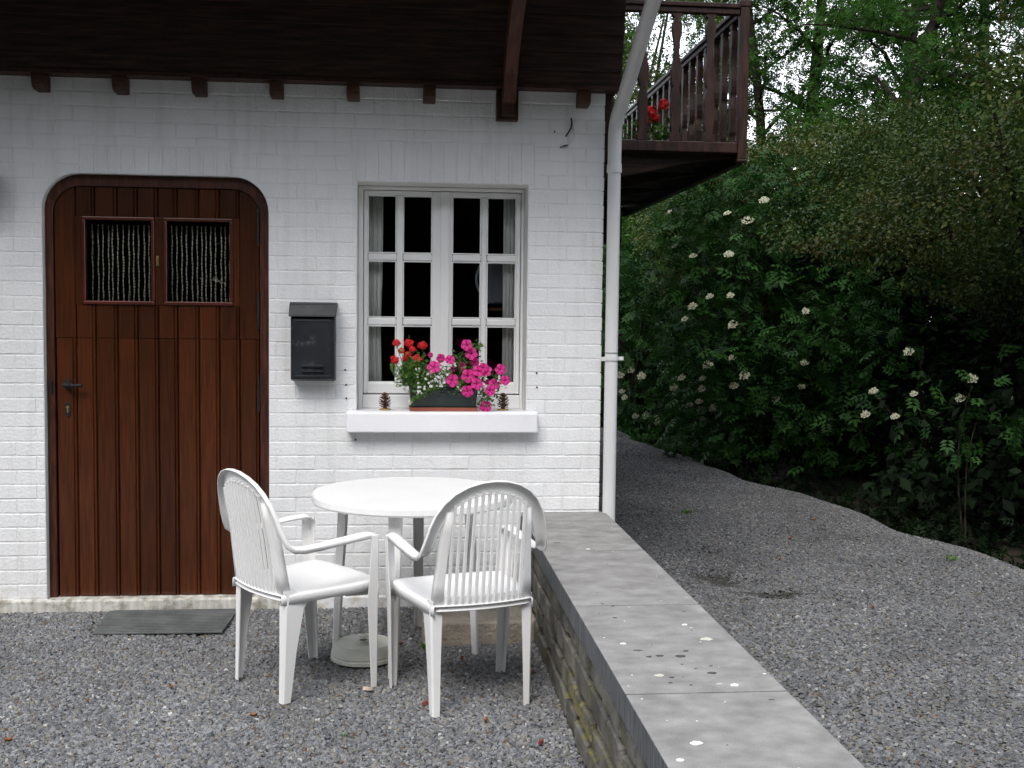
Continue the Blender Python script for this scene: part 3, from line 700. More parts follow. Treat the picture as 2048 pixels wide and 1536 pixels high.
for yy in (BY0, BY1):
    MB().box(BX - .034, BX + .034, yy - .034, yy + .034, 2.63, 3.70).box(BX - .038, BX + .038, yy - .038, yy + .038, 2.612, 2.632).box(BX - .040, BX + .040, yy - .040, yy + .040, 3.701, 3.745).build('post', M_balc, balc, bevel=.006)
MB().box(1.06, BX - .036, BY0 - .030, BY0 + .030, 2.675, 2.75).build('beam', M_balc, balc, bevel=.006)
MB().box(BX - .028, BX + .028, BY0 + .04, BY1, 2.60, 2.75).build('beam', M_balc, balc, bevel=.006)
x = 1.07; 
while x < BX - .05:
    MB().box(x, min(x + .118, BX - .032), BY0 + .032, BY1, 2.715, 2.742).build('floor_board', M_clad, balc); x += .123
for yy in (BY0 + .10, 3.3, 4.4, 5.5, 6.3):
    t_ = [(1.065 + (2.36 - 1.065) * k / 16, 2.66 - (.20 - .20 * (k / 16) ** 1.0) - .045 * math.sin(k / 16 * 2 * math.pi - 1.2) * (1 - k / 16)) for k in range(17)]
    MB().prism([(1.065, 2.674)] + t_ + [(2.36, 2.674)], yy - .04, yy + .04).build('bracket', M_clad, balc, bevel=.004)
MB().box(1.062, 2.34, BY1 - .02, BY1 + .03, 2.30, 2.71).build('rear_boarding', M_clad, balc)

# ------------------------------------------------------------------ things on and in the wall
cab = tag(empty('wall_cable', (.82, 0, 2.42)), 'thin dark and painted cable looping loose from the white wall below the eaves', 'cable')
c = MB(); pts = [(.005, -.002, .075), (.008, -.012, .050), (.002, -.02, .022), (-.012, -.016, -.002), (-.022, -.008, -.018)]; c.tube(pts, [.004] * 5, 6); c.build('cable_end', M_cable, cab, smooth=True)
c = MB(); pts = [(.010, -.004, .045), (.020, -.012, .0), (.012, -.016, -.035), (-.008, -.012, -.060), (-.035, -.006, -.068)]; c.tube(pts, .0032, 6); c.build('cable_loop', M_cablew, cab, smooth=True)
c = MB(); c.tube([(-.012, -.012, -.062), (-.038, -.006, -.068)], .0042, 6); c.build('cable_tip', M_cable, cab)

lamp = tag(empty('wall_lamp', (-2.04, 0, 2.06)), 'black iron wall lantern at the left edge, beside the door', 'lamp')
l = MB(); l.box(-.05, .05, -.012, -.001, -.02, .14); l.tube([(0, -.01, .10), (0, -.06, .12), (0, -.10, .14), (0, -.10, .12)], .008, 8); l.build('wall_bracket', M_iron, lamp, smooth=40)
l = MB(); l.lathe([(.06, 0), (.105, .01), (.118, .10), (.10, .125), (.05, .15), (.015, .17)], 6, (0, -.12, 0)); l.build('lantern', M_iron, lamp)

mbx = tag(empty('mailbox', (-.455, -.002, 1.163)), 'black metal mailbox mounted on the white wall between door and window', 'mailbox')
b = MB(); b.prism([(-.001, 0), (-.075, 0), (-.105, .01), (-.105, .31), (-.001, .372)], -.107, .107, 'x'); b.build('body', M_mail, mbx, bevel=.004)
b = MB(); b.prism([(0, .388), (-.060, .388), (-.088, .378), (-.122, .326), (-.128, .318), (-.122, .316), (-.10, .335), (0, .376)], -.115, .115, 'x'); b.build('lid', M_mail, mbx, bevel=.005)
b = MB(); b.box(-.096, .096, -.111, -.1055, .016, .305); b.build('flap', M_mail, mbx, bevel=.003)
b = MB(); b.box(-.088, .088, -.1135, -.1112, .022, .028).box(-.088, .088, -.1135, -.1112, .293, .299).box(-.088, -.082, -.1135, -.1112, .029, .292).box(.082, .088, -.1135, -.1112, .029, .292); b.build('panel_rim', M_mail, mbx, bevel=.001)
for z in (.043, .068):
    MB().prism([(-.1112, z), (-.124, z + .003), (-.1245, z + .008), (-.1112, z + .017)], -.053, .053, 'x').build('louvre', M_mail, mbx, bevel=.001)
MB().tube([(-.075, -.1105, .145), (-.075, -.1145, .145)], .007, 12).build('lock', M_iron, mbx)

def curtain(x0, x1, label):
    t = tag(empty('curtain', ((x0 + x1) / 2, .29, 1.05)), label, 'curtain'); t['group'] = 'curtains behind the window'
    xc = (x0 + x1) / 2; P = []
    for j in range(13):
        zz = 1.09 * j / 12; row = []
        for i in range(61):
            s = i / 60; tie = 1 - .10 * math.exp(-((zz - .35) / .25) ** 2)
            row.append(((x0 - xc) + (x1 - x0) * s * tie, .0065 * math.sin(s * 24 + .6 * math.sin(zz * 3)) + .003 * math.sin(s * 51 + zz), zz))
        P.append(row)
    MB().grid(P).build('curtain_cloth', M_curt, t, smooth=True, fix=False)
    MB().tube([(x0 - xc - .01, 0, 1.10), (x1 - xc + .01, 0, 1.10)], .006, 8).build('curtain_rod', M_winpaint, t)
curtain(-.215, -.122, 'grey white gathered curtain behind the left side of the window')
curtain(.514, .592, 'grey white gathered curtain behind the right side of the window')
k = tag(empty('wall_cupboard', (.55, .98, 1.57)), 'pale blue grey cupboard seen through the right window sash', 'cupboard')
MB().box(-.075, .30, -.08, .25, 0, .25).build('carcass', M_cab, k, bevel=.003); MB().box(-.045, .30, -.095, -.081, .008, .245).build('cupboard_door', M_cab, k, bevel=.003)
k = tag(empty('wooden_shelf', (.60, .95, 1.525)), 'small orange brown wooden shelf under the pale cupboard inside', 'shelf')
MB().box(-.11, .25, -.06, .22, 0, .018).build('shelf_board', M_shelf, k, bevel=.002); MB().box(.10, .12, .0, .20, -.09, -.001).build('shelf_support', M_shelf, k)
ring = tag(MB().tube([(.0 + .13 * math.cos(a), 0, .13 * math.sin(a)) for a in [R(100 + i * 8) for i in range(21)]], .008, 8).build('plate_rim', M_cab, None, smooth=True), 'curved white rim of a round object seen inside the right sash', 'round mirror')
ring.location = (.528, .72, 1.705)
def bead_curtain(x0, x1, label):
    t = tag(empty('bead_curtain', ((x0 + x1) / 2, .135, 1.93)), label, 'bead curtain'); t['group'] = 'bead curtains behind the door windows'
    n = 13
    for i in range(n):
        x = (i + .5) / n * (x1 - x0) - (x1 - x0) / 2 + random.uniform(-.004, .004); m_ = MB(); z = 0.0; pts = []; rr = []
        ph = random.random()
        while z > -.42:
            l_ = random.choice([.012, .020, .028]); r_ = .0034 + .0014 * (l_ < .015)
            for s, q in ((0, .0009), (.15, r_), (.85, r_), (1, .0009)): pts.append((x + .0015 * math.sin(z * 40 + ph * 6), 0, z - l_ * s)); rr.append(q)
            z -= l_ + .002
        m_.tube(pts, rr, 6); m_.build('bead_strand', M_bead, t, smooth=30)
bead_curtain(WL[0] + .015, WL[1] - .01, 'hanging strands of wooden beads behind the left door window')
bead_curtain(WR[0] + .012, WR[1] - .012, 'hanging strands of wooden beads behind the right door window')

# ------------------------------------------------------------------ low stone wall with bluestone cap
lw = tag(empty('low_wall', (.8, -2, 0)), 'low rubble stone wall with grey bluestone coping running from the house corner', 'garden wall')
def lwb(m, name, mat_, **k): 
    m.v = [(v[0] - .8, v[1] + 2, v[2]) for v in m.v]; return m.build(name, mat_, lw, **k)
js = [-.004, -.953, -1.857, -2.760, -3.665, -4.57]
for a, b in zip(js[:-1], js[1:]):
    c = MB(); n = 14; ys_ = [b + .0025 + (a - b - .005) * i / n for i in range(n + 1)]
    xl = [.586 + random.uniform(-.0015, .0015) for _ in ys_]
    c.box(.586, 1.030, b + .002, a - .002, .405, .490)
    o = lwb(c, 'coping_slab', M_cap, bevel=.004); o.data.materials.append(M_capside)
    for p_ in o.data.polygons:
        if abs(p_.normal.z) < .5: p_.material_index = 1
lwb(box(.618, .99, -4.6, -.012, -.3, .404), 'wall_core', M_joint)
# courses of rubble on the yard side
random.seed(21)
zc = [.0, .105, .20, .31, .400]
for ci in range(4):
    y = -.014 - random.uniform(0, .1)
    z0, z1 = zc[ci], zc[ci + 1]
    y = -.014
    while y > -3.55:
        L_ = random.uniform(.16, .38); ya, yb = y, max(y - L_, -3.6)
        if ya - yb > .06:
            jz0, jz1 = z0 + random.uniform(.004, .014), z1 - random.uniform(.003, .012)
            pts = [(ya - .008, jz0 + random.uniform(0, .012)), (ya - .006, jz1 - random.uniform(0, .015)), ((ya + yb) / 2, jz1 + random.uniform(-.004, .004)), (yb + .008, jz1 - random.uniform(0, .015)),
                   (yb + .007, jz0 + random.uniform(0, .012)), ((ya + yb) / 2, jz0 + random.uniform(-.004, .006))]
            xf = .602 - random.uniform(0, .008) + (.0 if ci else -.002)
            cx_ = sum(p[0] for p in pts) / 6; cz_ = sum(p[1] for p in pts) / 6
            ip = [(cx_ + (p[0] - cx_) * .93, cz_ + (p[1] - cz_) * .84) for p in pts]; n = 6
            s = MB(); s.add([(.625, p[0], p[1]) for p in pts] + [(xf + .009, p[0], p[1]) for p in pts] + [(xf + random.uniform(-.003, .003), p[0], p[1]) for p in ip] + [(xf - .001, cx_, cz_)],
                            [(2 * n + i, 2 * n + (i + 1) % n, 3 * n) for i in range(n)] + [(a + i, a + (i + 1) % n, a + n + (i + 1) % n, a + n + i) for a in (0, n) for i in range(n)])
            lwb(s, 'stone', M_stone, smooth=25)
        y = yb
random.seed(5)
# droppings, tar spots and lichen discs lying on the coping
spots = [(.753, -2.438, .016, 0), (.815, -2.446, .020, 0), (.843, -2.394, .011, 0), (.72, -2.444, .012, 0), (.866, -2.603, .016, 0), (.742, -2.634, .009, 0), (.728, -2.678, .008, 0), (.912, -2.113, .013, 1),
         (.669, -2.31, .012, 1), (.712, -2.614, .018, 2), (.86, -2.695, .010, 2), (.899, -2.709, .016, 1), (.686, -3.109, .019, 1), (.623, -3.204, .013, 1), (1.012, -2.62, .006, 1), (.699, -2.018, .010, 0), (.689, -1.838, .008, 0),
         (.673, -.786, .020, 3), (.789, -.926, .012, 1), (.939, -2.278, .028, 2), (.963, -2.828, .011, 3), (.70, -2.38, .018, 3), (.80, -2.52, .006, 0), (.88, -2.54, .007, 0), (.78, -2.70, .006, 0), (.95, -1.95, .006, 0), (.72, -1.87, .009, 0), (.83, -2.56, .005, 0)]
M_drop = mat('bird_dropping', (.78, .77, .72), .8, .05); M_spot = mat('tar_spot', (.045, .043, .042), .8, .2, 60); M_lich = mat('pale_lichen', (.50, .48, .42), .9, .1, 60)
for x, y, r_, kd in spots:
    r_ *= .85; n = 14; pts = [(x - .8 + r_ * math.cos(2 * math.pi * i / n) * random.uniform(.75, 1.1), y + 2 + r_ * (.75 if kd != 3 else .35) * math.sin(2 * math.pi * i / n) * random.uniform(.6, 1.15)) for i in range(n)]
    m_ = MB(); m_.prism(pts, .4896, .4908 + (.0008 if kd == 1 else 0), 'z')
    m_.build('bird_dropping' if kd == 1 else ('lichen_patch' if kd == 2 else 'dark_spot'), {0: M_spot, 1: M_drop, 2: M_lich, 3: M_spot}[kd], lw)
for i in range(38):
    x, y = random.uniform(.6, 1.015), random.uniform(-3.5, -.3); r_ = random.uniform(.0012, .003)
    MB().prism([(x - .8 + r_ * math.cos(a), y + 2 + r_ * math.sin(a) * .8) for a in (0, 1, 2, 3, 4, 5)], .4896, .4911, 'z').build('bird_dropping' if random.random() < .6 else 'dark_spot', M_drop if random.random() < .6 else M_spot, lw)

# ------------------------------------------------------------------ door mat, block, parasol base
dm = tag(empty('door_mat', (-1.14, -.26, .012)), 'flat grey ribbed rubber door mat lying on the gravel before the door', 'door mat')
MB().prism([(-.31, .195), (-.285, -.195), (.300, -.200), (.315, .190)], 0, .010, 'z').build('mat_sheet', M_mat, dm, bevel=.003)
r_ = MB()
for i in range(15):
    y = -.185 + i * .0262; r_.box(-.285, .30, y, y + .010, .0095, .0125)
tag(r_.build('ribs', M_mat, dm), kind='stuff')
blk = tag(empty('concrete_block', (.345, -.44, 0)), 'rough beige concrete slab under the table against the low wall', 'concrete slab')
b = MB(); n = 10; pts = [(-.262, -.20), (-.255, -.232), (-.22, -.243), (.20, -.238), (.245, -.228), (.262, -.19), (.255, .20), (.24, .215), (-.25, .215), (-.262, .20)]
b.prism(pts, -.01, .105, 'z'); b.build('slab', M_block, blk, bevel=.014, seg=3)
pb = tag(empty('parasol_base', (-.175, -.845, .004)), 'round cream plastic parasol base standing on the gravel under the table', 'parasol base')
b = MB(); b.lathe([(.134, 0), (.142, .005), (.142, .018), (.137, .023), (.140, .028), (.137, .044), (.126, .068), (.120, .073), (.113, .070), (.08, .066), (.03, .064), (.026, .080), (.018, .080), (.018, .064)], 48)
b.build('base_shell', M_base, pb, smooth=35)
MB().tube([(.0, 0, .0951), (0, 0, .10)], [.024, .017], 16).build('socket_ring', M_base, pb)

# ------------------------------------------------------------------ table
tb = tag(empty('garden_table', (.036, -.735, 0), R(12)), 'round white plastic garden table between the two armchairs', 'table')
b = MB(); RT = .442
prof = [(0.001, .715), (.40, .717), (RT - .02, .7185), (RT - .006, .716), (RT, .708), (RT + .001, .684), (RT - .004, .676), (RT - .008, .684), (RT - .012, .706), (.001, .708)]
b.lathe(prof, 72); tt = b.build('tabletop', M_plastic, tb, smooth=30)
Mt = M_plastic.copy(); Mt.name = 'table_resin'; tn = Mt.node_tree; N = tn.nodes; g = N.new('ShaderNodeNewGeometry'); mp = N.new('ShaderNodeMapping'); mp.inputs['Rotation'].default_value = (0, 0, R(28))
br = N.new('ShaderNodeTexBrick'); br.inputs['Scale'].default_value = 9; br.inputs['Mortar Size'].default_value = .02; br.inputs['Color1'].default_value = (1, 1, 1, 1); br.inputs['Color2'].default_value = (.9, .9, .9, 1); br.inputs['Mortar'].default_value = (0, 0, 0, 1)
bp = N.new('ShaderNodeBump'); bp.inputs['Strength'].default_value = .35; bp.inputs['Distance'].default_value = .004
tn.links.new(g.outputs['Position'], mp.inputs[0]); tn.links.new(mp.outputs[0], br.inputs[0]); tn.links.new(br.outputs[0], bp.inputs['Height']); tn.links.new(bp.outputs[0], N['Principled BSDF'].inputs['Normal'])
tt.data.materials[0] = Mt
MB().lathe([(.30, .70), (.33, .66), (.335, .66), (.31, .707)], 48).build('underframe', M_plastic, tb, smooth=30)
inv = Matrix.Rotation(-R(12), 3, 'Z')
for (x, y) in ((-.055, -1.125), (.062, -.36), (.322, -.80), (-.325, -.665)):
    p = inv @ Vector((x - .03, y + .735, 0)); d = Vector((p.x, p.y)).normalized(); s = Vector((-d.y, d.x))
    P = []
    for z, w, dp2, ins in ((.706, .055, .040, .030), (.35, .047, .034, .012), (0, .038, .028, 0)):
        c0 = Vector((p.x, p.y)) - d * ins; sec = []
        for a, e in ((-.5, -1), (-.5, -.25), (-.28, 0), (.28, 0), (.5, -.25), (.5, -1), (.44, -1), (.44, -.3), (.24, -.12), (-.24, -.12), (-.44, -.3), (-.44, -1)):
            q = c0 + s * w * a + d * dp2 * e; sec.append((q.x, q.y, z))
        P.append(sec)
    m_ = MB(); m_.grid(P, close=True); nn = 12; m_.f.append(tuple(range(nn))); m_.f.append(tuple(range(len(m_.v) - nn, len(m_.v))))
    m_.build('leg', M_plastic, tb, smooth=40)

# ------------------------------------------------------------------ armchairs
def yb(z): return -.185 - .13 * (z - .42) - .06 * max(0, z - .62)
def bow(u): return -.040 * (1 - (u / .25) ** 2)
def make_chair(label):
    t = tag(empty('armchair'), label, 'chair', 'white plastic armchairs at the round table')
    # back arch flowing into the arms: one moulded band
    half = [(0, .890), (.05, .886), (.10, .872), (.145, .847), (.18, .813), (.207, .771), (.225, .725), (.236, .682)]
    P3 = [(u, yb(z) + bow(u), z, 0.) for u, z in half]
    P3 += [(.245, -.215, .648, .1), (.252, -.205, .622, .45), (.257, -.182, .606, .8), (.260, -.145, .602, 1.), (.263, -.08, .606, 1.), (.266, 0, .615, 1.), (.267, .09, .623, 1.), (.267, .140, .625, 1.), (.267, .168, .619, .9), (.267, .182, .600, .75)]
    pts = [Vector(p[:3]) for p in P3]; k = [p[3] for p in P3]
    nb = Vector((0, -1, -.16)).normalized()
    nrm = [(nb * (1 - q) + Vector((0, 0, -1)) * q).normalized() for q in k]
    nrm[-2] = Vector((0, -.35, -.93)); nrm[-1] = Vector((0, -.85, -.5))
    W_ = [.048, .048, .048, .047, .046, .044, .042, .040, .038, .037, .037, .038, .039, .040, .041, .041, .041, .040]
    rowsR = []
    for i, p in enumerate(pts):
        tg = (pts[min(i + 1, len(pts) - 1)] - pts[max(i - 1, 0)]).normalized()
        if i == 0: tg = Vector((1, 0, 0))
        a = tg.cross(nrm[i]).normalized(); n2 = a.cross(tg).normalized(); n2 = n2 if n2.dot(nrm[i]) > 0 else -n2
        w = W_[i]; hc = .004 + .006 * k[i]     # arms are crowned
        sec = [(0, .019), (0, .004), (.004, 0), (w * .3, -hc * .6), (w * .6, -hc * .5), (w - .004, 0), (w, .003), (w, .006)]
        rowsR.append([p + a * s_ + n2 * h_ for s_, h_ in sec])
    rowsL = [[Vector((-v.x, v.y, v.z)) for v in r_] for r_ in rowsR[1:]][::-1]
    MB().grid(rowsL + rowsR).build('armrest', M_plastic, t, smooth=45, solid=.0045)
    # stiles up the sides of the slatted back
    for sg in (-1, 1):
        P = []
        for z, u, w in ((.415, .196, .034), (.50, .190, .030), (.60, .182, .026), (.70, .174, .023), (.775, .166, .022)):
            y = yb(z) + bow(u); sec = [(u, y + .030), (u, y + .002), (u - .003, y - .002), (u - w, y - .003 - .004), (u - w, y + .012)]
            P.append([(sg * a, b_, z) for a, b_ in sec])
        MB().grid(P).build('stile', M_plastic, t, smooth=50, solid=.0045)
    def arch_z(u):
        us = [h_[0] for h_ in half]; zs = [h_[1] for h_ in half]
        return float(np.interp(abs(u), us, zs)) - .043 - .02 * abs(u) / .2
    for i in range(12):
        u = -.1430 + .0260 * i; P = []; zt = arch_z(u) + .008
        for z in (.409, .44, .52, .62, .70, zt):
            f = 1 - .03 * (z - .43) / .4; y = yb(z) + bow(u); c = []
            for a, b_ in ((-.0058, -.002), (-.0046, -.0085), (.0046, -.0085), (.0058, -.002), (.0058, .0015), (-.0058, .0015)): c.append((u * f + a, y + b_ + (.004 if z < .43 else 0), z))
            P.append(c)
        m_ = MB(); m_.grid(P, close=True); m_.f += [tuple(range(6)), tuple(range(30, 36))]; m_.build('slat', M_plastic, t)
    # lower back rail with a rolled bottom lip
    P = []
    for i in range(25):
        u = -.186 + .372 * i / 24; y0 = bow(u); P.append([(u, yb(.45) + y0 + .014, .448), (u, yb(.43) + y0 + .008, .430), (u, yb(.41) + y0 + .003, .410), (u, yb(.40) + y0 - .002, .401), (u, yb(.40) + y0 - .009, .398)])
    MB().grid(P).build('back_rail', M_plastic, t, smooth=50, solid=.0045)
    # seat shell with apron
    P = []
    def outline(s_):  # s 0 rear .. 1 front -> half width
        return .196 + .040 * min(1, s_ * 1.6) - (.0 if s_ < .86 else .05 * ((s_ - .86) / .14) ** 2)
    n = 18; rows_ = []
    for j in range(n + 1):
        s_ = j / n; y = -.195 + .445 * s_; hw = outline(s_); row = []
        for i in range(-10, 11):
            f = i / 10; x = hw * f; yy = y + (bow(x) * (1 - s_) if True else 0) - .018 * f * f * s_
            z = .418 + .016 * s_ - .016 * (1 - f * f) * math.sin(math.pi * min(1, s_ * 1.05)) - (.020 * ((s_ - .88) / .12) ** 2 if s_ > .88 else 0)
            row.append((x, yy, z))
        rows_.append(row)
    m_ = MB(); m_.grid(rows_)
    # apron strip round the edge
    edge = [r_[-1] for r_ in rows_] + rows_[-1][-2:0:-1] + [r_[0] for r_ in rows_[::-1]]
    cx_ = Vector((0, .02, 0)); A = [edge]
    for dz, o_2 in ((-.006, .003), (-.036, .004)):
        A.append([(p[0] + (Vector((p[0], p[1], 0)) - cx_).normalized().x * o_2, p[1] + (Vector((p[0], p[1], 0)) - cx_).normalized().y * o_2, p[2] + dz) for p in edge])
    m_.grid(A); m_.build('seat', M_plastic, t, smooth=50, solid=.0045, fix=True)
    # legs: L sections that taper to the foot
    def lsec(levels, name):
        P = []
        for (cx2, cy2, z, wi, wf, sx, sf) in levels:   # outer corner, inward width, fore-aft width, inward dir, fore dir
            P.append([(cx2 + sx * wi, cy2, z), (cx2 + sx * .006, cy2, z), (cx2, cy2 + sf * .006, z), (cx2, cy2 + sf * wf, z)])
        MB().grid(P).build(name, M_plastic, t, solid=.0045)
    for sg in (-1, 1):
        lsec([(sg * .200, -.190 - .012, .435, .036, .040, -sg, 1), (sg * .203, -.194, .40, .044, .105, -sg, 1), (sg * .203, -.197, .36, .042, .078, -sg, 1), (sg * .200, -.200, .20, .034, .052, -sg, 1), (sg * .196, -.205, 0, .026, .032, -sg, 1)], 'leg')
        lsec([(sg * .268, .182, .618, .040, .034, -sg, -1), (sg * .268, .184, .57, .038, .038, -sg, -1), (sg * .262, .186, .43, .038, .044, -sg, -1), (sg * .258, .187, .36, .038, .050, -sg, -1), (sg * .252, .189, .18, .034, .038, -sg, -1), (sg * .244, .193, 0, .028, .028, -sg, -1)], 'leg')
    # web joining the seat to the front legs
    for sg in (-1, 1):
        MB().grid([[(sg * .228, .05, .42), (sg * .232, .18, .425), (sg * .262, .184, .43)], [(sg * .232, .05, .385), (sg * .236, .18, .375), (sg * .262, .184, .36)]]).build('seat_web', M_plastic, t, smooth=50, solid=.0045)
    return t
ch = make_chair('white plastic armchair left of the table, side on, its slatted back before the red door')
rc = Vector((-.545, -1.227)); fc = Vector((-.266, -1.03))
def place(t, rc, fc):
    d = (fc - rc).normalized(); mid = (rc + fc) / 2; t.location = (mid.x, mid.y, .004); t.rotation_euler = (0, 0, math.atan2(d.y, d.x) - math.pi / 2)
def dup(root, label):
    r_ = root.copy(); COL.objects.link(r_); r_['label'] = label
    for c in list(root.children):
        k = c.copy(); COL.objects.link(k); k.parent = r_
    return r_
ch2 = dup(ch, 'white plastic armchair seen from behind, nearest the low stone wall')
place(ch, Vector((-.545, -1.227)), Vector((-.266, -1.03))); place(ch2, Vector((.285, -1.50)), Vector((.180, -1.165)))

# ------------------------------------------------------------------ leaves: numpy builders
def basis(d, nrm):
    d = d / np.linalg.norm(d, axis=1, keepdims=True); s = np.cross(d, nrm); s /= np.linalg.norm(s, axis=1, keepdims=True) + 1e-9
    return s, d, np.cross(s, d)
LEAF = (np.array([(0, 0, 0), (.30, .45, .07), (0, 1, -.02), (-.30, .45, .07)], float), np.array([(0, 1, 2), (0, 2, 3)]))
def spray_template(n=5, L=1.0, w=.13, ll=.42):
    V = []; F = []
    def leaflet(px_, py_, ang, l, wd, dz=0):
        c, s = math.cos(ang), math.sin(ang); b = len(V)
        for (x, y, z) in ((0, 0, 0), (wd, l * .42, .03), (0, l, -.05), (-wd, l * .42, .03)):
            V.append((px_ + x * c + y * s, py_ - x * s + y * c, z + dz))
        F.extend([(b, b + 1, b + 2), (b, b + 2, b + 3)])
    pairs = (n - 1) // 2
    for i in range(pairs):
        t = .35 + .42 * i / max(1, pairs - 1) if pairs > 1 else .5
        leaflet(0, t * L, R(62), ll, w, -.02); leaflet(0, t * L, -R(62), ll, w, -.02)
    leaflet(0, L * .78, 0, ll * 1.1, w * 1.1); return np.array(V), np.array(F)
SPRAY = spray_template(7, w=.085, ll=.38)
def scatter(C, Dv, Nv, size, tmpl, rnd):
    tv, tf = tmpl; s, d, n = basis(Dv, Nv); size = np.asarray(size)[:, None, None]
    V = C[:, None, :] + size * (tv[None, :, 0:1] * s[:, None, :] + tv[None, :, 1:2] * d[:, None, :] + tv[None, :, 2:3] * n[:, None, :])
    k = len(tv); F = tf[None] + (np.arange(len(C)) * k)[:, None, None]
    return V.reshape(-1, 3), F.reshape(-1, 3), np.repeat(rnd, len(tf))
def unit(n): v = rng.normal(size=(n, 3)); return v / np.linalg.norm(v, axis=1, keepdims=True)
def lobe_leaves(lobes, ntw, per, spread, size, tmpl, droop=.35, shell=.30, keep=None):
    """lobes: list of (centre, radii); leaves sit in twig clumps in the outer shell of the lobes"""
    Cs, Ds, Rn = [], [], []
    w = np.array([l[1][0] * l[1][2] for l in lobes]); w = w / w.sum()
    for (c, r_), ww in zip(lobes, w):
        n = int(ntw * ww); u = unit(n); ph = rng.uniform(0, 6, 3)
        bumpy = 1 + .13 * np.sin(u[:, 0] * 5 + ph[0]) * np.cos(u[:, 2] * 6 + ph[1]) + .09 * np.sin(u[:, 1] * 11 + ph[2])
        rad = bumpy * (1 - shell * rng.random(n) ** 1.6)
        c0 = np.array(c) + u * np.array(r_) * rad[:, None]
        tone = rng.random(n)
        idx = np.repeat(np.arange(n), per); m_ = len(idx)
        p = c0[idx] + rng.normal(size=(m_, 3)) * spread * np.array([1.25, 1.25, .5])
        d = u[idx] * .8 + rng.normal(size=(m_, 3)) * .7 + np.array([0, 0, -droop])
        Cs.append(p); Ds.append(d); Rn.append(np.clip(tone[idx] ** 1.5 * .65 + rng.random(m_) * .35, 0, 1))
    Cc, Dd, rr = np.concatenate(Cs), np.concatenate(Ds), np.concatenate(Rn)
    if keep is not None: k = keep(Cc); Cc, Dd, rr = Cc[k], Dd[k], rr[k]
    Nn = rng.normal(size=Cc.shape) * .55 + np.array([0, 0, 1.0])
    sz = size * rng.uniform(.65, 1.25, len(Cc))
    return scatter(Cc, Dd, Nn, sz, tmpl, rr)
def lumps(lobes, n, r_, sd_=1):
    rg = np.random.default_rng(sd_); out = []
    for c, R_ in lobes:
        k = max(4, int(n * R_[0] * R_[2]))
        for i in range(k):
            u = rg.normal(size=3); u /= np.linalg.norm(u); u[1] -= .4; u /= np.linalg.norm(u); q = r_ * rg.uniform(.7, 1.35)
            out.append((tuple(np.array(c) + u * np.array(R_) * rg.uniform(.86, 1.12)), (q * 1.25, q * 1.1, q * .62)))
    return [(c, (R_[0] * .92, R_[1] * .92, R_[2] * .92)) for c, R_ in lobes] + out
def foliage(name, data, mat_, parent, shift=(0, 0, 0)):
    V, F, a = data; o = link(name, npmesh(name, V - np.array(shift), F, mat_, False, a), parent); o['kind'] = 'stuff'; return o
def stems(base, tips, r0, parent, name='branch', mat_=None, seg=7, sag=.15, n=6):
    m_ = MB(); b = Vector(base)
    for tp in tips:
        tp = Vector(tp); pts = []; rr = []
        off = Vector((random.uniform(-.2, .2), random.uniform(-.2, .2), 0)) * (tp - b).length * .25
        for i in range(seg):
            t = i / (seg - 1); pts.append(b.lerp(tp, t) + off * math.sin(t * math.pi) + Vector((0, 0, sag * math.sin(t * math.pi)))); rr.append(r0 * (1 - .75 * t))
        m_.tube(pts, rr, n)
    return m_.build(name, mat_ or M_bark, parent, smooth=True)

# ------------------------------------------------------------------ shrubs along the path
def umbel_mesh(k):
    rg = np.random.default_rng(k); C, D = [], []
    nray = 22
    for i in range(nray):
        a = 2.4 * i; r_ = .060 * math.sqrt((i + .5) / nray)
        for _ in range(7):
            C.append((r_ * math.cos(a) + rg.normal() * .007, r_ * math.sin(a) + rg.normal() * .007, .018 - r_ * .25 + rg.normal() * .003)); D.append((rg.normal(), rg.normal(), .3))
    C = np.array(C); D = np.array(D, float); q = (np.array([(-.5, -.5, 0), (.5, -.5, 0), (.5, .5, 0), (-.5, .5, 0)], float), np.array([(0, 1, 2), (0, 2, 3)]))
    V, F, a = scatter(C, D, rg.normal(size=C.shape) * .5 + np.array([0, 0, 1.]), np.full(len(C), .012), q, rg.random(len(C)))
    V = list(V); F = [tuple(f) for f in F]
    return npmesh('flower_cluster', np.array(V), np.array(F), M_umbel, False, a)
UMB = [umbel_mesh(k) for k in range(4)]
def add_umbels(root, pts, c, sc=1.0):
    c = Vector(c)
    for p in pts:
        p = Vector(p); out = (p - c); out.z = out.z * .3; out.normalize()
        nrm = (out * .8 + Vector((0, -.35, .75)) + Vector((random.uniform(-.3, .3), random.uniform(-.3, .3), 0))).normalized()
        o = link('flower_cluster', random.choice(UMB), root); o.location = p + out * .07 - root.location
        o.rotation_euler = nrm.to_track_quat('Z', 'Y').to_euler(); s_ = sc * random.uniform(.60, 1.0); o.scale = (s_, s_ * random.uniform(.75, 1), s_)
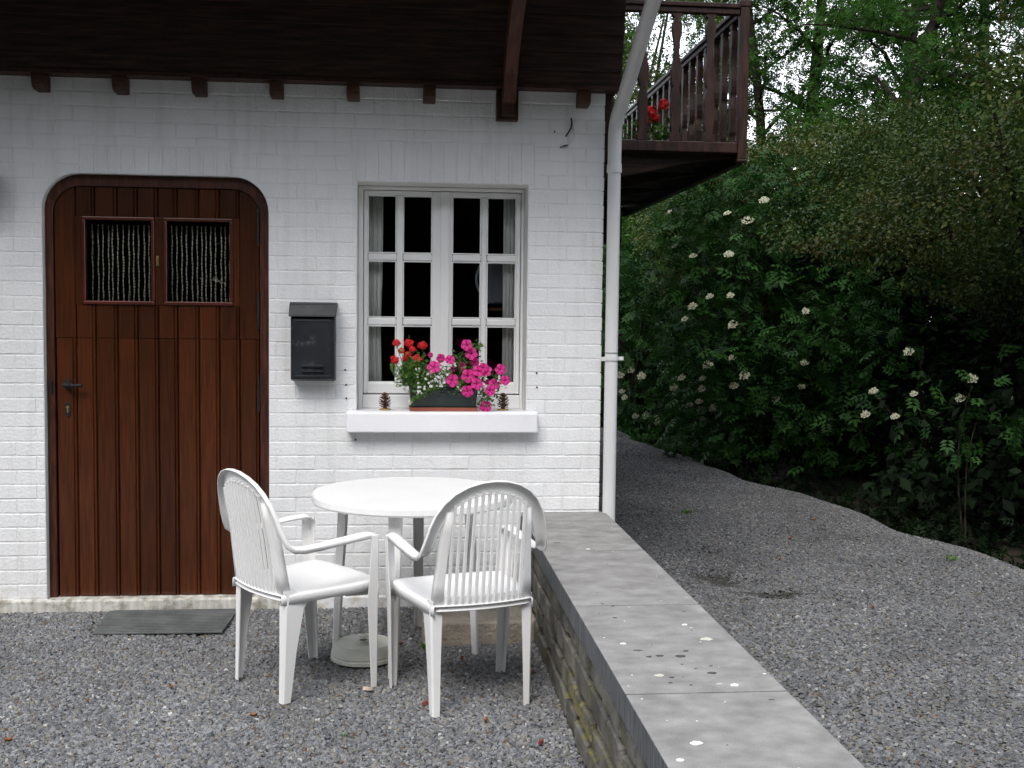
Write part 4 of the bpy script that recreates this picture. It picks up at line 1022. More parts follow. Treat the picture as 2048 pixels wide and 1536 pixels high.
E1 = [(3.37, 5.75, 2.57), (3.51, 5.55, 2.48), (3.03, 6.5, 2.38), (2.98, 6.27, 2.27), (3.31, 5.49, 2.14), (2.96, 6.49, 2.65), (3.05, 5.82, 2.14), (3.01, 5.67, 1.62), (2.96, 5.76, 1.49), (3.32, 5.35, 1.44), (3.14, 5.52, 1.72), (3.3, 5.38, 1.73), (3.95, 5.13, 1.58), (3.15, 5.58, 1.03), (3.33, 5.38, 1.11), (3.13, 5.67, 0.89), (3.45, 5.36, 0.94), (3.38, 5.45, 0.83), (3.14, 5.72, 0.78), (2.99, 5.94, 0.88), (2.98, 6.21, 0.76), (3.15, 5.83, 0.64), (3.26, 5.71, 0.59), (3.19, 5.88, 0.54), (3.22, 5.95, 0.45), (3.1, 6.02, 0.59), (3.97, 5.17, 1.08), (3.97, 5.24, 0.84), (3.74, 5.33, 0.71), (3.69, 5.63, 2.69)]
E2 = [(2.85, 8.84, 0.75), (2.97, 8.75, 0.82), (3.1, 8.72, 0.75), (2.9, 8.92, 0.54), (2.94, 8.94, 0.46), (3.13, 9.17, 0.2), (3.23, 9.0, 0.22), (3.36, 9.0, 0.2), (3.4, 9.1, 0.12)]
E3 = [(4.16, 3.16, 1.24), (4.54, 2.9, 1.04), (4.02, 3.46, 0.9), (4.22, 3.17, 0.9), (4.49, 2.97, 0.88), (4.81, 2.85, 0.9), (4.04, 3.63, 0.69), (4.16, 3.35, 0.7)]
def shrub(name, label, cat, base, lobes, ntw, per, spread, size, tmpl, mat_, umb=(), droop=.35, group=None, nst=7, shell=.3, usc=1., r0=.035, lump=0):
    t = tag(empty(name, base), label, cat, group)
    foliage('foliage', lobe_leaves(lumps(lobes, lump, .36, ntw) if lump else lobes, ntw, per, spread, size, tmpl, droop, shell), mat_, t, base)
    tips = []
    for i in range(nst):
        c, r_ = random.choice(lobes); tips.append(Vector(c) + Vector((random.uniform(-.7, .7) * r_[0], random.uniform(-.7, .7) * r_[1], random.uniform(0, .8) * r_[2])) - Vector(base))
    stems((0, 0, 0), tips, r0, t)
    if umb: add_umbels(t, umb, lobes[0][0], usc)
    return t
shrub('elder_shrub', 'flowering elder shrub with most of the creamy flower heads, midway along the path', 'shrub', (3.75, 6.3, -.32),
      [((4.0, 6.3, 1.5), (1.12, 1.12, 1.45)), ((3.4, 6.2, .9), (.6, .7, .8)), ((4.1, 5.6, .5), (.7, .5, .6)), ((3.7, 6.5, 2.5), (.8, .8, .7))], 2100, 2, .09, .20, SPRAY, M_elder, E1, lump=5)
shrub('elder_shrub', 'elder shrub with small white flower heads at the far end of the path', 'shrub', (3.3, 10.0, -.32),
      [((3.4, 9.8, 1.3), (1.08, 1.15, 1.4)), ((2.9, 10.9, 1.2), (.9, 1.0, 1.3))], 1500, 2, .09, .20, SPRAY, M_elder, E2)
shrub('elder_shrub', 'shaded elder shrub with greyish flower heads under the overhanging branches at right', 'shrub', (4.9, 4.0, -.32),
      [((5.0, 3.9, 1.1), (1.08, 1.05, 1.2)), ((5.7, 2.6, .8), (.9, .9, .9)), ((4.45, 4.7, .7), (.7, .6, .9))], 400, 2, .10, .18, SPRAY, M_elder, E3, usc=.75, nst=3)
shrub('hawthorn_bush', 'tall bronze tinted bush arching over the path at the right edge', 'bush', (6.0, 3.2, -.32),
      [((5.9, 3.0, 2.65), (1.9, 2.2, 1.05)), ((4.8, 3.6, 2.45), (1.1, 1.3, .55)), ((5.2, 1.4, 2.7), (1.3, 1.5, .7)), ((6.4, 2.0, 3.6), (1.7, 1.8, 1.2)), ((5.6, 5.0, 3.0), (1.2, 1.3, .7))], 6600, 18, .085, .042, LEAF, M_haw, nst=30, droop=.2, shell=.25, r0=.05, lump=9)
shrub('hawthorn_bush', 'broad olive green bush rising behind the flowering elder', 'bush', (4.7, 8.0, -.32),
      [((4.9, 7.8, 2.5), (1.7, 1.4, 1.15)), ((3.9, 8.6, 2.5), (1.0, 1.0, 1.0)), ((5.9, 7.0, 2.9), (1.2, 1.2, .9))], 5600, 16, .09, .043, LEAF, M_haw, nst=26, droop=.2, r0=.05, lump=9)
shrub('hazel_bush', 'dense dark green bush below the balcony at the far end of the path', 'bush', (3.9, 12.5, -.32),
      [((3.6, 12.4, 1.7), (1.5, 1.5, 2.0)), ((2.2, 14.0, 1.8), (1.6, 1.5, 2.1)), ((4.9, 11.5, 2.2), (1.3, 1.3, 1.7))], 4200, 6, .12, .085, LEAF, M_tree, nst=10, lump=6)
# the thicket behind, one dark mass that hides the ground and the gaps
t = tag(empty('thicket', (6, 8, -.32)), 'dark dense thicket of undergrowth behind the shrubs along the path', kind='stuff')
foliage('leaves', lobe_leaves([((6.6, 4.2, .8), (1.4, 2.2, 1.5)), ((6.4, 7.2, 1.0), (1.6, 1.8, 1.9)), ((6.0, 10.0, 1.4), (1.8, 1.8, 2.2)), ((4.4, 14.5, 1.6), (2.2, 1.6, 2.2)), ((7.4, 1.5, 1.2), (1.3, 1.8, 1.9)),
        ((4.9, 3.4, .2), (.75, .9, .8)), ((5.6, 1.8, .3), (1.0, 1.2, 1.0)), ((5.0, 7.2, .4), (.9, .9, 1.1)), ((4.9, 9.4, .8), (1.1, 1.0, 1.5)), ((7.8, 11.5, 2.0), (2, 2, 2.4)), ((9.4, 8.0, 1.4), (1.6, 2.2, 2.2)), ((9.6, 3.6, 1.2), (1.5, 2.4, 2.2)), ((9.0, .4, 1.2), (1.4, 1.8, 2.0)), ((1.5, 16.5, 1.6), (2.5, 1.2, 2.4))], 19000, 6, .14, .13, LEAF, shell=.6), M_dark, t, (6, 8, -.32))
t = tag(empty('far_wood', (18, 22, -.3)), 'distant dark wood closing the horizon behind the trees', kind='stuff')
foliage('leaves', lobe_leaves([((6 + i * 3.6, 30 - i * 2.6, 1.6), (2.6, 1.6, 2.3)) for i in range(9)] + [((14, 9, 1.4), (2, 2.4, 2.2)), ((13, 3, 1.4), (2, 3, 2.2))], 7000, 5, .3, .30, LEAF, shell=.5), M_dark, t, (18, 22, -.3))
# low growth under the shrubs
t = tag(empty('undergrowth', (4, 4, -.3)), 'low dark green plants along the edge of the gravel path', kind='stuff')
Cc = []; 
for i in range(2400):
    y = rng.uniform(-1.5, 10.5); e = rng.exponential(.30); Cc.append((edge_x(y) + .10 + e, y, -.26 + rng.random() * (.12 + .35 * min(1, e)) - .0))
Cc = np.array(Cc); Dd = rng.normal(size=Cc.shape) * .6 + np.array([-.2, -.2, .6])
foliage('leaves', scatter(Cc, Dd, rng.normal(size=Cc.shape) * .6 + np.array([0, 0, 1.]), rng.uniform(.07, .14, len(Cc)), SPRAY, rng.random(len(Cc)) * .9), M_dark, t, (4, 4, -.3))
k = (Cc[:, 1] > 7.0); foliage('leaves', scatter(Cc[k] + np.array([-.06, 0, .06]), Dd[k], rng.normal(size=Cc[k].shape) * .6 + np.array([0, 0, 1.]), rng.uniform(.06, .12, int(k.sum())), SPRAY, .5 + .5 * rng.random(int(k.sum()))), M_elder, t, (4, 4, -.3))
# young sapling by the path
shrub('elder_sapling', 'young elder sapling with a bare stem standing at the path edge on the right', 'sapling', (4.15, 2.15, -.32),
      [((4.2, 2.15, .72), (.42, .38, .22)), ((4.0, 2.0, .95), (.2, .2, .12))], 24, 2, .06, .15, SPRAY, M_elder, nst=2, r0=.010)

# ------------------------------------------------------------------ trees
def tree(name, label, base, height, lean, r0, crown_lo, spread, nl, ntips, leaf, per, mat_, group='trees behind the path', clump=.22, seed=0):
    random.seed(seed); base = Vector(base); t = tag(empty(name, base), label, 'tree', group)
    tp = []; rr = []
    for i in range(12):
        f = i / 11; tp.append(Vector((lean[0] * f ** 1.2 + .10 * math.sin(f * 7 + seed), lean[1] * f ** 1.2 + .08 * math.cos(f * 6 + seed), height * f))); rr.append(r0 * (1.25 if i == 0 else 1) * (1 - .72 * f))
    MB().tube(tp, rr, 9).build('trunk', M_bark, t, smooth=True)
    b = MB(); tips = []
    for i in range(nl):
        f = crown_lo + (1 - crown_lo) * (i + random.random() * .6) / nl; f = min(f, .98)
        k = f * 11; i0 = int(k); p = tp[i0].lerp(tp[min(11, i0 + 1)], k - i0)
        az = i * 2.4 + random.uniform(-.5, .5); ln = spread * (1 - .45 * f) * random.uniform(.7, 1.15); el = random.uniform(.25, .8)
        d = Vector((math.cos(az) * math.cos(el), math.sin(az) * math.cos(el), math.sin(el))); lp = []; lr = []
        for j in range(7):
            g_ = j / 6; lp.append(p + d * ln * g_ + Vector((0, 0, -.18 * ln * g_ * g_)) + Vector((random.gauss(0, .04), random.gauss(0, .04), random.gauss(0, .03))) * ln * g_); lr.append(max(.006, r0 * .38 * (1 - f * .5) * (1 - .85 * g_)))
        b.tube(lp, lr, 6)
        for s_ in range(ntips):
            g_ = random.uniform(.25, 1); q = lp[int(g_ * 6)]; dd = (d + Vector((random.gauss(0, .8), random.gauss(0, .8), random.gauss(0, .5)))).normalized(); l2 = ln * random.uniform(.15, .42)
            e = q + dd * l2; b.tube([q, q.lerp(e, .5) + Vector((0, 0, .04)), e], [lr[int(g_ * 6)] * .5 + .003, .007, .004], 4)
            tips += [q.lerp(e, .45), q.lerp(e, .75), e]
    b.build('branches', M_bark, t, smooth=True)
    tips = np.array([tuple(x) for x in tips]); n = len(tips)
    idx = np.repeat(np.arange(n), per); C = tips[idx] + rng.normal(size=(len(idx), 3)) * clump * np.array([1, 1, .6])
    D = rng.normal(size=C.shape) * .8 + np.array([0, 0, -.35]); tone = rng.random(n)
    o = foliage('crown', scatter(C, D, rng.normal(size=C.shape) * .6 + np.array([0, 0, 1.]), leaf * rng.uniform(.7, 1.3, len(C)), SPRAY, np.clip(tone[idx] * .6 + rng.random(len(idx)) * .4, 0, 1)), mat_, t)
    return t
tree('ash_tree', 'tall tree with a straight trunk forking near the top, sky showing behind it', (7.2, 14.4, -.3), 10.5, (.5, .3), .19, .22, 3.0, 22, 6, .19, 9, M_tree, seed=3)
tree('ash_tree', 'slim tree just right of the balcony post, trunk leaning a little left', (6.75, 14.0, -.3), 10, (-1.0, .2), .14, .30, 2.6, 18, 6, .19, 9, M_tree, seed=4)
tree('ash_tree', 'dark trunked tree directly behind the balcony post', (6.4, 16.5, -.3), 11, (-.2, .2), .18, .2, 3.0, 20, 6, .19, 9, M_tree, seed=5)
tree('ash_tree', 'tree with a dark trunk leaning to the right above the bronze bush', (5.9, 9.6, -.3), 9, (2.6, .2), .15, .3, 2.6, 20, 6, .18, 12, M_tree, seed=6)
tree('ash_tree', 'spreading tree in the top right corner of the view', (8.6, 8.0, -.3), 9, (.4, -.2), .17, .2, 3.2, 24, 7, .18, 16, M_tree, seed=7)
tree('ash_tree', 'leafy tree between the forked tree and the leaning tree', (8.6, 13.0, -.3), 10, (.2, .2), .16, .12, 3.2, 24, 7, .18, 15, M_tree, seed=8)
tree('ash_tree', 'leafy tree seen through the balcony balusters', (4.9, 18.5, -.3), 10, (-.4, .2), .17, .15, 3.2, 22, 7, .21, 12, M_tree, seed=9)
tree('ash_tree', 'far tree behind the balcony, mostly hidden by the house corner', (2.2, 19.5, -.3), 10, (.3, .2), .17, .1, 3.2, 22, 7, .21, 12, M_tree, seed=10)
tree('ash_tree', 'dark leafy tree standing behind the right edge of the bronze bush', (8.0, 4.6, -.3), 7.5, (-.2, .2), .15, .2, 2.8, 22, 7, .17, 18, M_tree, seed=12)
tree('ash_tree', 'distant tree closing the gap at the far right', (11.0, 14.5, -.3), 11, (-.2, .2), .18, .1, 3.6, 24, 7, .22, 15, M_tree, seed=13)
tree('ash_tree', 'added tall tree beyond the right edge of the view, boughs shading the path', (7.2, .6, -.3), 10, (-2.4, .4), .2, .34, 4.4, 28, 8, .24, 12, M_tree, seed=21)  # added beyond the view, its canopy shades the shrubs and the path
tree('ash_tree', 'added tall shade tree at the right of the path beside the viewer, outside the view', (7.0, -4.6, -.3), 10, (-.4, .2), .2, .30, 3.9, 24, 8, .24, 11, M_tree, seed=22)  # second unseen tree, added to block light over the path
shrub('field_maple', 'bushy olive green tree crown seen between the pipe and the balcony balusters', 'tree', (3.9, 13.4, -.32), [((3.7, 13.2, 4.4), (1.5, 1.3, 1.6)), ((4.1, 13.4, 6.1), (1.5, 1.2, 1.1)), ((5.2, 13.6, 4.2), (1.3, 1.2, 1.3)), ((2.4, 14.0, 4.6), (1.3, 1.2, 1.6))], 3600, 9, .12, .06, LEAF, M_haw, nst=12, droop=.2, r0=.07)
# unseen trees added behind the viewer: they darken window reflections and shade the wall
b_leaf = lobe_leaves([((0, 0, 5.2), (3.4, 2.0, 5.2)), ((.5, .2, 10.0), (2.6, 1.8, 3.0))], 5200, 4, .35, .36, LEAF, shell=.7)
YT = [(0, -13.5, 'added dense dark tree straight across the yard, seen only mirrored in the window glass'), (-5.0, -13.0, 'added dense dark tree across the yard, opposite the red door'), (-10.0, -11.0, 'added dense dark tree across the yard, opposite the left end of the house'),
      (5.2, -13.6, 'added dense dark tree across the yard, opposite the drainpipe'), (2.7, -15.0, 'added dense dark tree across the yard, opposite the window, set back behind the others'), (10.2, -12.0, 'added dense dark tree across the yard, opposite the gravel path'), (-13.0, -6.5, 'added dense dark tree at the left side of the yard')]
bt = tag(empty('added_yard_tree', (YT[0][0], YT[0][1], -.3)), YT[0][2], 'tree', 'added trees on the far side of the yard'); bt.scale = (1, 1, .66)
foliage('crown', b_leaf, M_tree, bt); MB().tube([(0, 0, 0), (.1, 0, 5), (0, .1, 10)], [.28, .2, .06], 8).build('trunk', M_bark, bt, smooth=True)
for i, (x, y, lb) in enumerate(YT[1:]):
    k = dup(bt, lb); k.location = (x, y, -.3); k.rotation_euler = (0, 0, 1.3 + i * 1.3); k.scale = (1, 1, .62 + .06 * (i % 3))

# ------------------------------------------------------------------ window box and its flowers
pl = tag(empty('planter_box', (.190, .02, 1.0125)), 'dark green plastic window box on a terracotta tray, on the window sill', 'planter')
b = MB(); 
def trap(z, w, y0, y1): return [(-w, y0, z), (w, y0, z), (w, y1, z), (-w, y1, z)]
b.grid([trap(.012, .160, -.060, .075), trap(.03, .163, -.063, .078), trap(.105, .172, -.076, .09), trap(.125, .172, -.076, .09), trap(.126, .178, -.082, .096), trap(.140, .179, -.083, .097), trap(.140, .172, -.076, .090), trap(.118, .170, -.074, .088)], close=True)
b.f.append((0, 1, 2, 3)); b.build('trough', M_box, pl, bevel=.003)
for x in (-.09, .0, .09):
    arc = [(x + .036 * math.cos(a), .035 + .062 * math.sin(a)) for a in [R(0 + 15 * i) for i in range(13)]]
    m_ = MB(); P = [[(q[0], -.0645 - .0017 - (q[1] - .03) * .17, q[1]) for q in arc], [(x + (q[0] - x) * .93, -.0645 - .0017 - (q[1] - .03) * .17, .035 + (q[1] - .035) * .95) for q in arc]]
    m_.grid(P); m_.build('moulded_arch', M_box, pl, solid=.002, fix=False)
MB().box(-.165, .165, -.07, .08, .113, .117).build('potting_soil', M_soil, pl)
MB().grid([trap(0, .168, -.072, .088), trap(.018, .173, -.077, .093), trap(.018, .170, -.074, .090), trap(.004, .165, -.069, .085)], close=True).build('tray', M_terra, pl, bevel=.002)

def disk_flower(C, nrm, r_, petals, mat_, parent, notch=.15, cup=.28, name='flower', twist=0):
    """a trumpet flower: lobed rim, creased petals, narrow throat"""
    n = petals * 6; rings = []
    for rf, zf in ((.06, -.50), (.16, -.12), (.50, .0), (.84, .06), (1.0, -.02)):
        row = []
        for i in range(n):
            a = 2 * math.pi * i / n; lob = 1 - notch * rf * (abs(math.cos(a * petals / 2)) ** 4) - .03 * rf * random.random(); z = zf * cup * 2 + .06 * rf * math.cos(a * petals) + random.uniform(-.02, .02) * rf
            row.append((r_ * rf * lob * math.cos(a + twist), r_ * rf * lob * math.sin(a + twist), r_ * z))
        rings.append(row)
    m_ = MB(); m_.grid(rings, close=True)
    me = m_.mesh(name, mat_, True, fix=False); me.materials.append(M_petd)
    a = me.attributes.new('rnd', 'FLOAT', 'FACE'); vals = []
    for p in me.polygons:
        if p.index < n: p.material_index = 1
        ang = (p.index % n) / n * petals; vals.append((.15 if abs(math.sin(math.pi * ang)) < .45 and p.index < n * 3 else .55 + .45 * abs(math.sin(math.pi * ang))) if p.index >= n else .4)
    a.data.foreach_set('value', vals)
    o = link(name, me, parent); o.location = C; o.rotation_euler = Vector(nrm).to_track_quat('Z', 'Y').to_euler()
    return o
def rel(p, root): return Vector(p) - root.location
random.seed(31)
pet = tag(empty('petunia', (.33, .01, 1.13)), 'magenta petunias with star shaped throats spilling right over the green window box', 'petunia')
PET = [(0.302, 1.347, 0.027), (0.327, 1.304, 0.03), (0.139, 1.236, 0.032), (0.175, 1.278, 0.022), (0.219, 1.272, 0.024), (0.233, 1.17, 0.032), (0.309, 1.193, 0.032), (0.354, 1.155, 0.03), (0.363, 1.219, 0.029), (0.402, 1.219, 0.026), (0.307, 1.116, 0.029), (0.442, 1.152, 0.027), (0.422, 1.12, 0.026), (0.472, 1.226, 0.026), (0.497, 1.171, 0.024), (0.402, 1.035, 0.029), (0.282, 1.24, 0.021), (0.347, 1.26, 0.022), (0.124, 1.293, 0.013), (0.232, 1.221, 0.016), (0.409, 1.161, 0.016), (.385, 1.235, .024), (.335, 1.205, .022)]
stm = MB()
for i, (x, z, r_) in enumerate(PET):
    back_ = r_ < .024; y = -.075 - (.02 if not back_ else -.045) + random.uniform(-.012, .012)
    if z > 1.28: y += .03
    if z < 1.05: y = -.045
    nx_ = random.uniform(-.35, .35) + (.35 if x > .43 else 0); nz_ = random.uniform(-.05, .45) - (.3 if z < 1.12 else 0)
    disk_flower(rel((x, y, z), pet), (nx_, -1, nz_), r_ * 1.12, 5, M_petal, pet, twist=random.uniform(0, 6))
    p0 = Vector((.12 + .22 * (x - .1) / .4, .0, 1.125)); p2 = Vector((x, y + .02, z)); p1 = (p0 + p2) / 2 + Vector((0, .0, .05 if z > 1.1 else .09)); pts = []
    for k in range(7): t = k / 6; pts.append(rel(p0 * (1 - t) ** 2 + p1 * 2 * t * (1 - t) + p2 * t * t, pet))
    stm.tube(pts, .0016, 5)
for (x, z, y) in ((.345, 1.355, -.03), (.36, 1.34, -.03), (.262, 1.285, -.02), (.29, 1.27, -.02), (.44, 1.06, -.05), (.47, 1.085, -.03), (.35, 1.31, -.02)):
    p0 = Vector((.25, .0, 1.125)); p2 = Vector((x, y, z)); p1 = (p0 + p2) / 2 + Vector((.02, -.02, .06)); stm.tube([rel(p0 * (1 - t) ** 2 + p1 * 2 * t * (1 - t) + p2 * t * t, pet) for t in [k / 6 for k in range(7)]], .0016, 5)
stm.build('stems', M_stem, pet, smooth=True)
cent = np.array([(.19, 1.20, .055), (.15, 1.18, .04), (.30, 1.17, .09), (.38, 1.18, .06), (.22, 1.19, .06), (.30, 1.25, .045), (.345, 1.345, .02), (.262, 1.29, .018), (.45, 1.16, .03), (.415, 1.10, .035), (.405, 1.065, .025), (.42, 1.06, .02), (.385, 1.10, .03), (.355, 1.33, .02), (.28, 1.275, .02)])
ix = rng.choice(len(cent), 620, p=(cent[:, 2] / cent[:, 2].sum())); c = cent[ix]
C = np.stack([c[:, 0] + rng.normal(size=620) * c[:, 2] * .8, -.035 + rng.normal(size=620) * .03, c[:, 1] + rng.normal(size=620) * c[:, 2] * .55], 1); C = C[(C[:, 2] > 1.135) | (C[:, 0] > .375)]
foliage('leaves', scatter(C, rng.normal(size=C.shape) + np.array([0, -.4, .1]), rng.normal(size=C.shape) * .7 + np.array([0, -.5, .6]), rng.uniform(.014, .026, len(C)), LEAF, rng.random(len(C))), M_gfol, pet, pet.location)

ger = tag(empty('verbena', (.03, .01, 1.13)), 'red verbena with rounded flower heads at the left end of the green window box', 'verbena')
RED = [(-0.046, 1.354, 0.021), (0.015, 1.353, 0.026), (0.083, 1.344, 0.026), (-0.022, 1.316, 0.016), (0.032, 1.323, 0.016), (0.01, 1.297, 0.018), (-0.006, 1.278, 0.014), (0.056, 1.274, 0.027), (-0.056, 1.27, 0.024)]
stm = MB()
for (x, z, r_) in RED:
    y = -.045 + random.uniform(-.02, .015); cen = np.array((x, y, z)); n = int(46 * (r_ / .025) ** 1.5) + 14
    u = unit(n); u[:, 1] = -np.abs(u[:, 1]); pts = cen + u * r_ * np.array([.95, .7, .85]) * rng.uniform(.6, .95, (n, 1)); u = u + np.array([0, -.5, .35]); u /= np.linalg.norm(u, axis=1, keepdims=True)
    # each floret is a notched four to five petal rosette
    ang = np.linspace(0, 2 * np.pi, 6)[:-1]; tv = [(0, 0, 0)]; tf = []
    for k, a in enumerate(ang):
        b0 = len(tv); tv += [(.55 * math.cos(a - .45), .55 * math.sin(a - .45), .1), (math.cos(a), math.sin(a), .05), (.55 * math.cos(a + .45), .55 * math.sin(a + .45), .1)]; tf += [(0, b0, b0 + 1), (0, b0 + 1, b0 + 2)]
    V, F, a = scatter(pts - np.array(ger.location), np.cross(u, rng.normal(size=u.shape)), u + rng.normal(size=u.shape) * .25, rng.uniform(.0065, .0095, n), (np.array([(q[0], q[1], q[2]) for q in tv]), np.array(tf)), rng.random(n))
    link('flower_head', npmesh('flower_head', V, F, M_red, False, a), ger)
    p0 = Vector((.04 + x * .3, .0, 1.125)); p2 = Vector((x, y + .01, z - r_ * .5)); p1 = (p0 + p2) / 2 + Vector((x * .3, 0, .03)); stm.tube([rel(p0 * (1 - t) ** 2 + p1 * 2 * t * (1 - t) + p2 * t * t, ger) for t in [k / 6 for k in range(7)]], .0016, 5)
stm.build('stems', M_stem, ger, smooth=True)
n = 1500; C = np.stack([.035 + rng.normal(size=n) * .034, -.03 + rng.normal(size=n) * .035, 1.195 + rng.normal(size=n) * .040], 1); C[:, 0] -= .25 * np.clip(1.2 - C[:, 2], 0, .1) * 0
C = C[(C[:, 2] > 1.115) & ((C[:, 2] > 1.14) | (C[:, 1] < -.07))]
foliage('leaves', scatter(C, rng.normal(size=C.shape) + np.array([0, -.3, .2]), rng.normal(size=C.shape) * .6 + np.array([0, -.7, .5]), rng.uniform(.013, .030, len(C)), SPRAY, rng.random(len(C))), M_gfol, ger, ger.location)

aly = tag(empty('bacopa', (.14, -.02, 1.13)), 'small white bacopa flowers trailing over the front of the green window box', 'trailing plant')
WH = [(0.069, 1.157), (0.068, 1.137), (0.087, 1.134), (0.063, 1.115), (0.063, 1.099), (0.084, 1.108), (0.024, 1.065), (0.102, 1.177), (0.107, 1.202), (0.122, 1.215), (0.061, 1.192), (0.059, 1.221), (0.115, 1.151), (0.125, 1.142), (0.134, 1.161), (0.159, 1.186), (0.175, 1.187), (0.166, 1.164), (0.163, 1.144), (0.175, 1.142), (0.191, 1.177), (0.192, 1.161), (0.2, 1.195), (0.213, 1.231), (0.239, 1.25), (0.205, 1.244), (0.266, 1.139), (0.272, 1.123), (0.396, 1.181), (0.463, 1.187), (0.465, 1.174), (.145, 1.172), (.183, 1.170)]
for (x, z) in WH:
    y = -.095 + random.uniform(-.01, .01) - (.0 if z > 1.1 else -.018); n = random.choice((2, 3, 3, 4))
    cc = np.array([(x + random.uniform(-.008, .008), y + random.uniform(-.006, .006), z + random.uniform(-.008, .008)) for _ in range(n)]) - np.array(aly.location)
    nv = rng.normal(size=cc.shape) * .35 + np.array([0, -1., .35]); V, F, a = scatter(cc, np.cross(nv, rng.normal(size=cc.shape)), nv, np.full(n, .0075), (np.array(tv), np.array(tf)), rng.random(n))
    link('flower', npmesh('flower', V, F, M_whitef, False, a), aly)
stm = MB()
for x, z in [(.024, 1.065), (.063, 1.099), (.084, 1.108), (.125, 1.142), (.069, 1.137), (.272, 1.123), (.163, 1.144), (.05, 1.08)]:
    p0 = Vector((x + .08, .0, 1.14)); p2 = Vector((x, -.085 if z > 1.08 else -.072, z)); p1 = Vector(((x + p0.x) / 2, -.09, 1.155)); stm.tube([rel(p0 * (1 - t) ** 2 + p1 * 2 * t * (1 - t) + p2 * t * t, aly) for t in [k / 8 for k in range(9)]], .0013, 5)
stm.build('stems', M_stem, aly, smooth=True)
seg_ = [((.20, 1.165), (.11, 1.12)), ((.11, 1.12), (.03, 1.065)), ((.10, 1.20), (.07, 1.14)), ((.26, 1.15), (.28, 1.13)), ((.13, 1.21), (.22, 1.20))]
C = []
for i in range(900):
    (a, b_), (c2, d2) = random.choice(seg_); t = random.random(); s_ = .016 if b_ > 1.13 else .006; C.append((a + (c2 - a) * t + random.gauss(0, s_), -.078 + random.gauss(0, .010), b_ + (d2 - b_) * t + random.gauss(0, s_)))
C = np.array(C); foliage('leaves', scatter(C, rng.normal(size=C.shape), rng.normal(size=C.shape) * .6 + np.array([0, -.7, .5]), rng.uniform(.008, .015, len(C)), LEAF, .3 + .7 * rng.random(len(C))), M_gfol, aly, aly.location)

# pine cones on wooden discs
def cone(x, y, label, sd_):
    random.seed(sd_); t = tag(empty('pine_cone', (x, y, 1.0105)), label, 'pine cone', 'pine cones on the window sill')
    b = MB(); b.lathe([(.026, 0), (.031, .003), (.030, .007), (.02, .009)], 20); b.build('wooden_disc', M_disc, t, smooth=40)
    MB().tube([(0, 0, .008), (.001, 0, .05), (0, 0, .090)], [.010, .007, .002], 8).build('core', M_cone, t)
    for k in range(58):
        f = k / 57; z = .012 + .074 * f; a = k * 2.39996; r_ = .030 * (math.sin(math.pi * min(1, .28 + f * .72)) ** .8) + .004; w = .0075 * (1 - .5 * f) + .001; tilt = .35 + .9 * f
        d = Vector((math.cos(a), math.sin(a), 0)); s_ = Vector((-d.y, d.x, 0)); p = Vector((0, 0, z)); e = p + d * r_ * math.cos(tilt * .55) + Vector((0, 0, r_ * math.sin(tilt * .55)))
        m_ = p.lerp(e, .65); th_ = Vector((0, 0, .0022))
        MB().add([p - s_ * .002, p + s_ * .002, m_ + s_ * w, e + s_ * w * .5 + th_, e - s_ * w * .5 + th_, m_ - s_ * w, m_ + th_ * 1.6, e - th_ * .5], [(0, 1, 6), (1, 2, 6), (2, 3, 6), (3, 4, 6), (4, 5, 6), (5, 0, 6), (3, 4, 7), (0, 1, 2, 5), (2, 3, 7), (4, 5, 7), (2, 7, 5)]).build('scale', M_cone, t, fix=False)
cone(-.104, .02, 'open brown pine cone on a wooden disc, left of the window box', 1)
cone(.497, .02, 'open brown pine cone on a wooden disc, right of the window box', 2)
# red geranium behind the balcony rail
bg_ = tag(empty('geranium', (2.28, 4.1, 3.0)), 'red flowering geranium inside the balcony rail', 'geranium')
for (x, z, r_) in ((.05, .36, .05), (-.06, .29, .06), (-.12, .22, .05), (.28, .30, .03), (-.03, .24, .04)):
    n = 40; u = unit(n); link('flower_head', npmesh('flower_head', *scatter(np.array((x - .1, -.1, z)) + u * r_ * .9, np.cross(u, rng.normal(size=u.shape)), u, np.full(n, .02), (np.array(tv), np.array(tf)), rng.random(n))[:2], M_red), bg_)
n = 260; C = np.stack([-.08 + rng.normal(size=n) * .16, rng.normal(size=n) * .08, .12 + rng.normal(size=n) * .09], 1)
foliage('leaves', scatter(C, rng.normal(size=C.shape), rng.normal(size=C.shape) * .6 + np.array([0, -.4, .8]), rng.uniform(.05, .08, n), LEAF, rng.random(n)), M_tree, bg_)
MB().lathe([(.09, -.20), (.12, 0), (.11, .02)], 16).box(-.3, .3, -.13, .13, -.235, -.205).build('pot', M_terra, bg_, smooth=40)

# ------------------------------------------------------------------ scraps on the gravel
def chip(name, label, cat, x, y, s_, m_, group=None, flat=.3, ht=.012):
    n = 8; pts = [(s_ * math.cos(2 * math.pi * i / n) * random.uniform(.7, 1.1), s_ * flat * 2 * math.sin(2 * math.pi * i / n) * random.uniform(.7, 1.1)) for i in range(n)]
    b = MB(); b.add([(p[0], p[1], 0) for p in pts] + [(p[0] * .8, p[1] * .8, ht * random.uniform(.7, 1.2)) for p in pts], [tuple(range(n)), tuple(range(n, 2 * n))] + [(i, (i + 1) % n, n + (i + 1) % n, n + i) for i in range(n)])
    o = b.build(name, m_, None); o.location = (x, y, .010); o.rotation_euler = (random.uniform(-.25, .25), random.uniform(-.25, .25), random.uniform(0, 3)); tag(o, label, cat, group); return o
random.seed(77)
M_slate = mat('slate_piece', (.20, .21, .22), .7, .15, 30, .3, 90); M_cream = mat('cream_stone', (.55, .45, .36), .8, .1, 30)
chip('brick_chip', 'red brick chip on the gravel behind the right armchair', 'brick chip', .08, -1.456, .016, M_redchip)
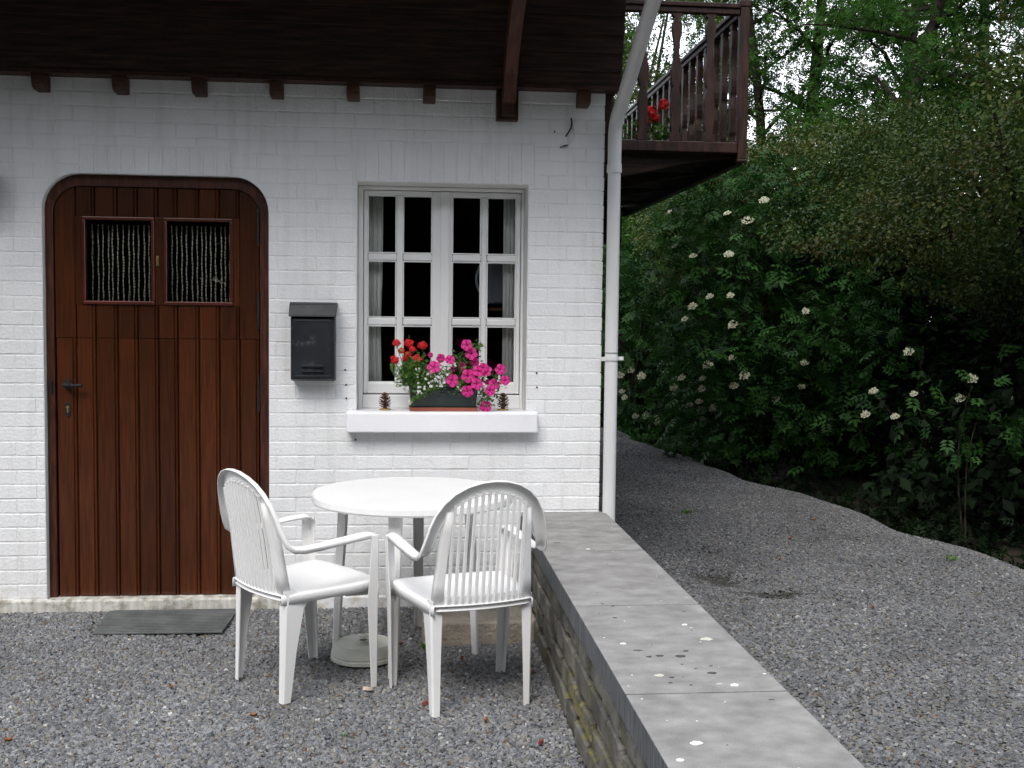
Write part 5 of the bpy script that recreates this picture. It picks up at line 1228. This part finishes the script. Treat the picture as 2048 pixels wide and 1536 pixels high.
chip('brick_chip', 'dull red brick chip on the gravel beside the low wall', 'brick chip', .475, -1.868, .014, M_redchip)
chip('slate_piece', 'flat grey piece of slate on the gravel in front of the left armchair', 'slate', -.684, -1.712, .030, M_slate, ht=.016)
chip('flat_stone', 'flat cream stone by the foot of the left armchair', 'stone', -.144, -1.278, .024, M_cream)
FL = [(-.55, -1.55, 'dry orange leaf on the gravel just in front of the left armchair'), (-.92, -1.20, 'dry orange leaf on the open gravel left of the left armchair'), (-.72, -.62, 'dry orange leaf on the gravel at the right corner of the door mat'),
      (.25, -.92, 'dry orange leaf under the seat of the right armchair'), (.42, -.98, 'dry orange leaf by the right front leg of the right armchair'), (.52, -1.15, 'dry orange leaf against the foot of the low wall'),
      (-.02, -.66, 'dry orange leaf on the gravel behind the parasol base'), (.30, -1.66, 'dry orange leaf just behind the right armchair'), (-1.35, -1.75, 'dry orange leaf alone on the gravel at the lower left'),
      (2.324, 1.0, 'dry orange leaf on the path beyond the damp hollow'), (2.60, 1.6, 'dry orange leaf in the middle of the path, farther back'), (3.0, 2.2, 'dry orange leaf near the shrubs at the path edge'), (2.4, -.2, 'dry orange leaf on the path, nearest the viewer')]
lf = []
for i, (x, y, w) in enumerate(FL):
    P = [[(u * .009 * (1 - v * v), v * .013, .004 * abs(u) * 3 + .003 * v * v) for u in (-1, -.5, 0, .5, 1)] for v in (-1, -.6, -.2, .2, .6, 1)]
    o = MB().grid(P).build('fallen_leaf', M_leafdry, None, smooth=True, fix=False, solid=.0008); o.location = (x, y, .016 + ground_z(x, y)); o.rotation_euler = (random.uniform(-.3, .3), random.uniform(-.3, .3), random.uniform(0, 6))
    tag(o, w, 'leaf', 'dry leaves on the gravel')
for i, (x, y, w) in enumerate(((3.37, .88, 'small green weed in the gravel near the right edge of the path'), (-.20, -1.77, 'tiny green weed in the yard gravel between the armchairs'), (1.20, -1.05, 'small green weed where the path meets the stone coping'), (.11, -.74, 'green weed beside the concrete slab under the table'), (2.15, 2.6, 'small green weed in the middle of the path'))):
    t = tag(empty('weed', (x, y, ground_z(x, y))), w, 'weed'); n = 26 if i != 1 else 12
    C = rng.normal(size=(n, 3)) * np.array([.02, .02, .004]) + np.array([0, 0, .012]); D = rng.normal(size=(n, 3)) * .6 + np.array([0, 0, .9])
    foliage('leaves', scatter(C, D, rng.normal(size=(n, 3)), rng.uniform(.018, .036, n) * (1 if i != 1 else .5), LEAF, .4 + .6 * rng.random(n)), M_gfol, t)
